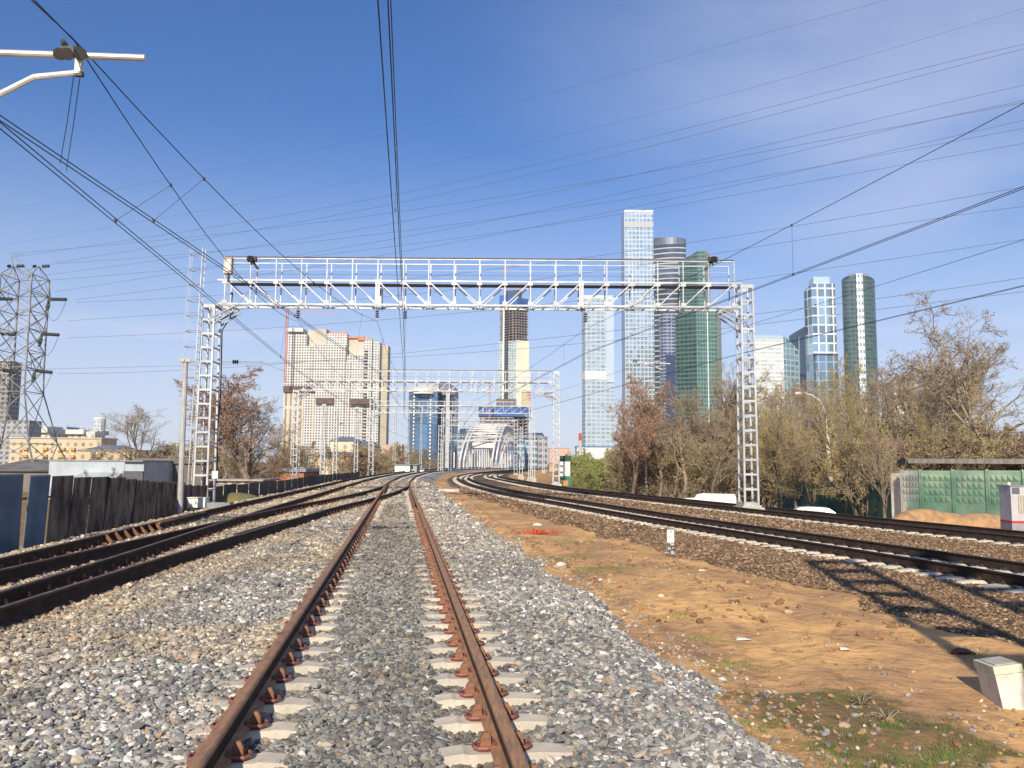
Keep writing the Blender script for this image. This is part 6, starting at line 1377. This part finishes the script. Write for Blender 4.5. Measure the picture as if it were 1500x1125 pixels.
# smaller far buildings
yel = facade('yellow brick flats', (.60, .48, .32), (.20, .17, .14), 3.1, 2.9, .42, .48, .4, vary=.5)
t, W_, H_ = tower('yellow_flats', 18, 151, 642.5, 330, yel, 'long yellow-orange five-storey flats with bright balconies behind the pylon', 13, z0=-5, cat='apartment block')
b_ = MB(); b_.box(-.4, W_+.4, -.4, 13.4, H_, H_+.5); b_.build('roof', mat('pale roof', (.5, .48, .44), None, .8), t)
for x in (19, 20, 31.5, 32.5, 48, 57.5, 68): 
    for k in range(4):
        pass
for x in (6.5, 14.5, 21.5, 25.5, 31, 33.9):
    for k in range(4):
        b_ = MB(); b_.box(x-.95, x+.95, -1.0, -.01, 2.9*k+2.0, 2.9*k+3.1); b_.build('balcony', mat('orange balcony', (.62, .34, .06), (.5, .3, .1), .7), t)
def simple(nm, a, c, pt, Y, m, lab, rm=None, z0=-6, depth=14, cat='building', rh=.6):
    t, W_, H_ = tower(nm, a, c, pt, Y, m, lab, depth, z0, cat); b_ = MB(); b_.box(-.3, W_+.3, -.3, depth+.3, H_, H_+rh); b_.build('roof', rm or slateroof, t); return t, W_, H_
simple('yellow_house', 118, 200, 661, 290, facade('old yellow plaster', (.60, .46, .28), (.22, .18, .15), 3.4, 3.2, .35, .45, .5), 'low yellow plaster building with grey roof left of the round bare tree', z0=-5)
gable('slate_roofed_house', 128, 172, 658, 651, 300, yel, slateroof, 'house with a slate hipped roof right of the yellow flats')
simple('yellow_house', 215, 262, 664, 300, facade('old yellow plaster far', (.56, .44, .28), (.22, .18, .15), 3.4, 3.2, .35, .45, .5), 'low yellow building seen between the round tree and the lamp pole')
simple('grey_apartments', 2, 44, 617, 520, facade('grey slab flats', (.36, .37, .38), (.10, .11, .13), 3.6, 3.2, .55, .5, .4), 'grey flats with square windows at the left edge behind the pylon', z0=-5, cat='apartment block')
t, W_, H_ = simple('unfinished_block', -14, 10, 529, 560, facade('bare frame block', (.33, .30, .27), (.06, .06, .07), 3.2, 3.2, .72, .66, .7), 'tall grey concrete frame building cut by the left edge', mat('white roof slab', (.6, .58, .52)), cat='apartment block')
b_ = MB(); b_.box(6, 11.2, -.4, 0, H_*.1, H_*.36); b_.build('teal_windows', facade('teal flats', (.6, .6, .56), (.05, .2, .22), 3, 3.2, .7, .6, .3), t)
wht = facade('cream stadium front', (.68, .64, .54), (.32, .28, .22), 5, 4, .45, .5, .6)
t, W_, H_ = simple('white_complex', 46, 141, 634, 620, wht, 'cream white complex with stepped terraces beyond the yellow flats', whitef, rh=1.)
b_ = MB(); b_.prism([(8, -3), (20, -3), (20, 9), (8, 9)], H_, H_+4.5); b_.box(24, 42, -3, 6, H_-1, H_+2.4); b_.build('upper_terrace', mat('white terrace', (.7, .68, .6), (.6, .58, .5)), t)
b_ = MB(); b_.prism([(20, 14), (47, 8), (47, 26), (20, 30)], H_-1, [H_+5.2, H_+2.2, H_+2.2, H_+5.2]); b_.build('long_roof', mat('grey long roof', (.42, .43, .46)), t)
b_ = MB()
for k in range(9): b_.lathe((7+k*5.0, 12, H_+1.2), [(.9, 0), (.16, 3.2), (.05, 6.4)], 6)
b_.build('roof_spires', white, t)
p = at(142, 690, 640); t = thing('round_tower', (p.x, p.y, -6), 'small round white tower with glazed top beyond the cream complex', 'tower'); H_ = atz(142, 611, 640)+6
b_ = MB(); b_.lathe((0, 0, 0), [(4.6, 0), (4.6, H_-10), (3.6, H_-9.5)], 20); b_.build('shaft', white, t); b_ = MB(); b_.lathe((0, 0, 0), [(4.5, H_-9.4), (4.7, H_-5), (4.5, H_-2)], 20); b_.build('glazing', facade('drum glazing', (.6, .63, .64), (.28, .34, .38), 2.2, 3, .7, .7), t); b_ = MB(); b_.lathe((0, 0, 0), [(4.8, H_-1.95), (4.2, H_-.5), (2, H_)], 20); b_.build('cap', white, t)
# workshop sheds behind the fence
pm_ = mat('pale blue sheet wall', (.44, .49, .52), (.34, .39, .43), .6, .1, .6, .05)
t, W_, H_ = tower('warehouse', 77, 187, 675.5, 84, pm_, 'low pale blue warehouse with flat roof behind the left fence', 14, z0=-3); b_ = MB(); b_.box(-.1, W_+.1, -.1, 14.1, H_, H_+.12); b_.build('roof', dgalv, t)
b_ = MB(); x0 = atx(45, 690, 78)-t.location.x; b_.add([(x0, -6, 1.2), (W_-.2, -6, 1.2), (W_-.2, -.05, H_-1.15), (x0+1.8, -.05, H_-1.15), (x0, -6, 0), (W_-.2, -6, 0), (W_-.2, -.05, 0), (x0, -.05, 0)], [(0, 1, 2, 3), (4, 5, 1, 0), (5, 6, 2, 1), (4, 0, 3, 7)]); b_.build('lean_to_roof', mat('dusty sheet roof', (.40, .44, .46), (.32, .35, .36), .6, 0, .5), t)
t, W_, H_ = tower('workshop', 187.5, 215, 676, 82, pm_, 'small pale shed with dark lower wall right of the warehouse', 6, z0=-3); b_ = MB(); b_.box(-.02, W_+.02, -.25, -.02, 0, H_-.95); b_.build('dark_door', mat('dark shed wall', (.07, .08, .09), (.1, .1, .11), .7), t); b_ = MB(); b_.box(-.1, W_+.1, -.5, 6, H_, H_+.1); b_.build('roof', dgalv, t)
gable('dark_roof_shed', -30, 76, 690, 672, 100, mat('old shed wall', (.20, .17, .14)), mat('old felt roof', (.17, .16, .15), (.11, .10, .09), .9, 0, .4), 'long low shed with dark felt roof left of the warehouse', depth=16, z0=-4)
simple('long_shed', 205, 300, 679, 96, mat('weathered boards', (.16, .135, .11)), 'long low dark shed roof behind the brown fence', mat('old felt roof', (.17, .16, .15)), z0=-3, depth=9)
simple('low_garage', 318, 385, 704.5, 62, mat('flaking white brick', (.55, .53, .49), (.22, .18, .15), .9, 0, 1.5, lo=.42, hi=.55), 'low flaking white garage wall beside the reddish tree', oldconc, z0=-2, depth=4, rh=.12)
simple('brick_garage', 391, 448, 691, 90, mat('red brick', (.40, .17, .09), (.30, .14, .09), .9, 0, 1.2), 'low red brick garage behind the reddish tree', slateroof, z0=-2, depth=8, rh=.35)
crm = facade('cream plaster house', (.66, .56, .38), (.30, .26, .20), 3.4, 3.4, .34, .42, .5)
gable('cream_house', 484, 518, 646, 639, 280, crm, slateroof, 'cream house with a small grey hipped roof in front of the tower block', z0=-5)
gable('cream_house', 518, 546, 654, 645, 285, crm, slateroof, 'grey roofed wing right of the cream house', z0=-5)
gable('cream_house', 460, 556, 669, 661, 250, crm, slateroof, 'long low cream house with dull grey roof at the foot of the tower block', z0=-5)
simple('container', 580, 602, 681, 150, white, 'white container by the track in the distance', dgalv, z0=-.8, depth=5, rh=.1); simple('container', 602.5, 612, 681, 151, mat('grey container side', (.34, .35, .37)), 'grey end part beside the white container', dgalv, z0=-.8, depth=5, rh=.1)
simple('small_white_hut', 613, 622, 687, 160, white, 'tiny white hut right of the container', dgalv, z0=-.8, depth=3, rh=.1)
pk = facade('pink brick houses', (.62, .40, .30), (.32, .24, .22), 3.4, 3.2, .4, .5, .6)
simple('pink_houses', 805, 835, 657, 700, pk, 'far pink brick houses between the glass offices and the pale wedge tower', mat('pink roof', (.5, .38, .32)))
simple('pink_houses', 560, 590, 652, 720, pk, 'far pale pink house left of the blue glass office', mat('pink roof', (.5, .38, .32)))
simple('mall', 845, 905, 655, 520, mat('pale mall wall', (.60, .62, .64), (.5, .5, .52), .7, 0, .1), 'low pale shopping hall at the foot of the wedge tower', mat('blue roof edge', (.05, .16, .4)), cat='building')
simple('mall', 930, 1012, 662, 420, mat('white long hall', (.62, .60, .57), (.52, .5, .5), .7, 0, .1), 'long white hall with a blue roof edge behind the reddish tree', mat('blue roof edge', (.05, .16, .4)), rh=1.8)
t, W_, H_ = simple('far_housing', 1310, 1345, 560, 420, facade('far pale flats', (.62, .60, .52), (.16, .26, .28), 3, 3.2, .6, .5, .4), 'pale flats barely showing through the trees right of the round tower', whitef)
simple('far_housing', 1410, 1440, 607, 500, facade('far grey flats', (.55, .53, .48), (.25, .25, .25), 3, 3.2, .6, .5, .4), 'far pale flats behind the thin twigs left of the big pale tree', slateroof)
p = at(850, 683, 380); t = thing('chimney', p, 'thin red and white chimney left of the wedge tower foot', 'chimney'); b_ = MB(); b_.lathe((0, 0, -3), [(1, 0), (.8, 9), (.7, 14.8)], 10); b_.build('shaft', mat('grey stack', (.5, .48, .46)), t); b_ = MB(); b_.lathe((0, 0, 11.85), [(.74, 0), (.7, 3.4)], 10); b_.build('red_band', mat('red band', (.5, .08, .06)), t)
# open shed roof over the green fence and pole rack
fence_seg('shed_roof', 1330, 1560, 52, 50, 672, 678, mat('corrugated grey roof', (.20, .19, .17), (.13, .12, .11), .8, 0, .8, .2, stretch=(6, 1, 1)), 'long low corrugated shed roof behind the green fence', zb=at(1400, 679, 51).z+.3, th=3.)
bpy.data.objects['shed_roof']['category'] = 'shed'
# soil heaps along the green fence foot
for i, (px, py, w_, lab) in enumerate(((1345, 757, 1.2, 'orange soil heap at the left foot of the green fence'), (1385, 759, 1.4, 'second orange soil heap along the green fence'), (1430, 762, 1.5, 'third orange soil heap beside the grey cabinet'))):
    p = at(px, py, 36); v = ICO*(1+np.random.default_rng(i).uniform(-.2, .2, (12, 1)))*np.array([w_*1.5, w_*.7, .75]); o = mesh_obj('soil_heap', v.tolist(), ICF.tolist(), mat('orange soil heap', (.45, .27, .12), (.30, .18, .10), .95, 0, 3, .5), None, (p.x, 36, p.z-.28), True)
    sb = o.modifiers.new('soft', 'SUBSURF'); sb.levels = sb.render_levels = 2; tag(o, lab, 'soil heap', 'soil heaps')

# ------------------------------------------------------------------ the air between here and the far towers
b_ = MB(); b_.box(-1300, 1300, -120, 1350, -9, 400); hzo = b_.build('haze', bpy.data.materials.new('haze'), None)
hm_ = hzo.data.materials[0]; hm_.use_nodes = True; nt = hm_.node_tree; nt.nodes.clear(); o = N(nt, 'ShaderNodeOutputMaterial'); pv = N(nt, 'ShaderNodeVolumePrincipled')
pv.inputs['Color'].default_value = (.80, .88, 1, 1); pv.inputs['Density'].default_value = .0001; L(nt, pv.outputs[0], o.inputs['Volume']); tag(hzo, 'thin blue haze over the distant city', 'haze', kind='stuff')

# ------------------------------------------------------------------ litter, clods and weeds on the soil strip
CL, CS, CC = [], [], []
X, Y = scatter(3.5, 26, 14); dm_ = sdist(T_MAIN, X, Y); k = (dm_ > 3.3) & (masks(X, Y)[1] < .3) & (X < 9) & (vn(X, Y, 1.1, 91) > .02)
X, Y = X[k], Y[k]; n = len(X); s_ = rng.uniform(.03, .11, n)*(1+.4*rng.random(n)); s_[Y < 9] *= .6
o = stones('clods', np.c_[X, Y, ground_z(X, Y)+s_*.08], s_, pal(n, [(.34, .20, .10), (.28, .16, .085), (.22, .13, .075), (.42, .26, .13)], (3, 3, 2, 2)), sm); tag(o, 'crumbled clods of orange-brown earth lying on the soil strip', 'clods', kind='stuff')
for px, py, w_, lab in ((1090, 938, .10, 'white scrap of paper on the soil left of centre of the slope'), (1238, 958, .06, 'small white chip beside grey stones in the middle of the soil'), (1030, 845, .09, 'pale sliver of wood on the bare orange soil')):
    x, y = on(px, py); b_ = MB(); b_.add([(-w_, -.03, .01), (w_*.8, -.04, .02), (w_, .03, .012), (-w_*.7, .04, .03), (0, 0, .035)], [(0, 1, 4), (1, 2, 4), (2, 3, 4), (3, 0, 4)]); o = b_.build('scrap', palr, None); o.location = (x, y, gz(x, y)); tag(o, lab, 'litter')
x, y = on(1410, 958); b_ = MB(); b_.path([(-.12, .02, .02), (-.05, 0, .04), (.04, .01, .035), (.13, -.02, .015)], [.02, .04, .035, .015], 7); o = b_.build('crushed_bottle', mat('dark brown plastic', (.10, .035, .03), (.06, .03, .03), .35), None, True); o.location = (x, y, gz(x, y)); tag(o, 'dark reddish crushed bottle lying left of the white concrete post', 'bottle')
# small green tufts dotted along the ballast foot and in the gully
k_ = [(850, 812), (868, 838), (812, 820), (838, 792), (990, 910), (1030, 935), (1075, 970), (1215, 1095), (1110, 1062), (1330, 1105), (1250, 1110), (1390, 1100), (905, 838)]
TX, TY, TH_ = [], [], []
for px, py in k_:
    x, y = on(px, py); m_ = 260; r_ = .05+.010*y; TX += list(x+rng.normal(0, r_, m_)); TY += list(y+rng.normal(0, r_*.8, m_)); TH_ += list(rng.uniform(.012, .03, m_)*(1+y*.05))
blades('grass', np.array(TX), np.array(TY), np.array(TH_), mat('bright grass', (.14, .24, .04), (.10, .17, .04), .8, 0, 6), 'bright green tufts of new grass dotted along the foot of the grey ballast')
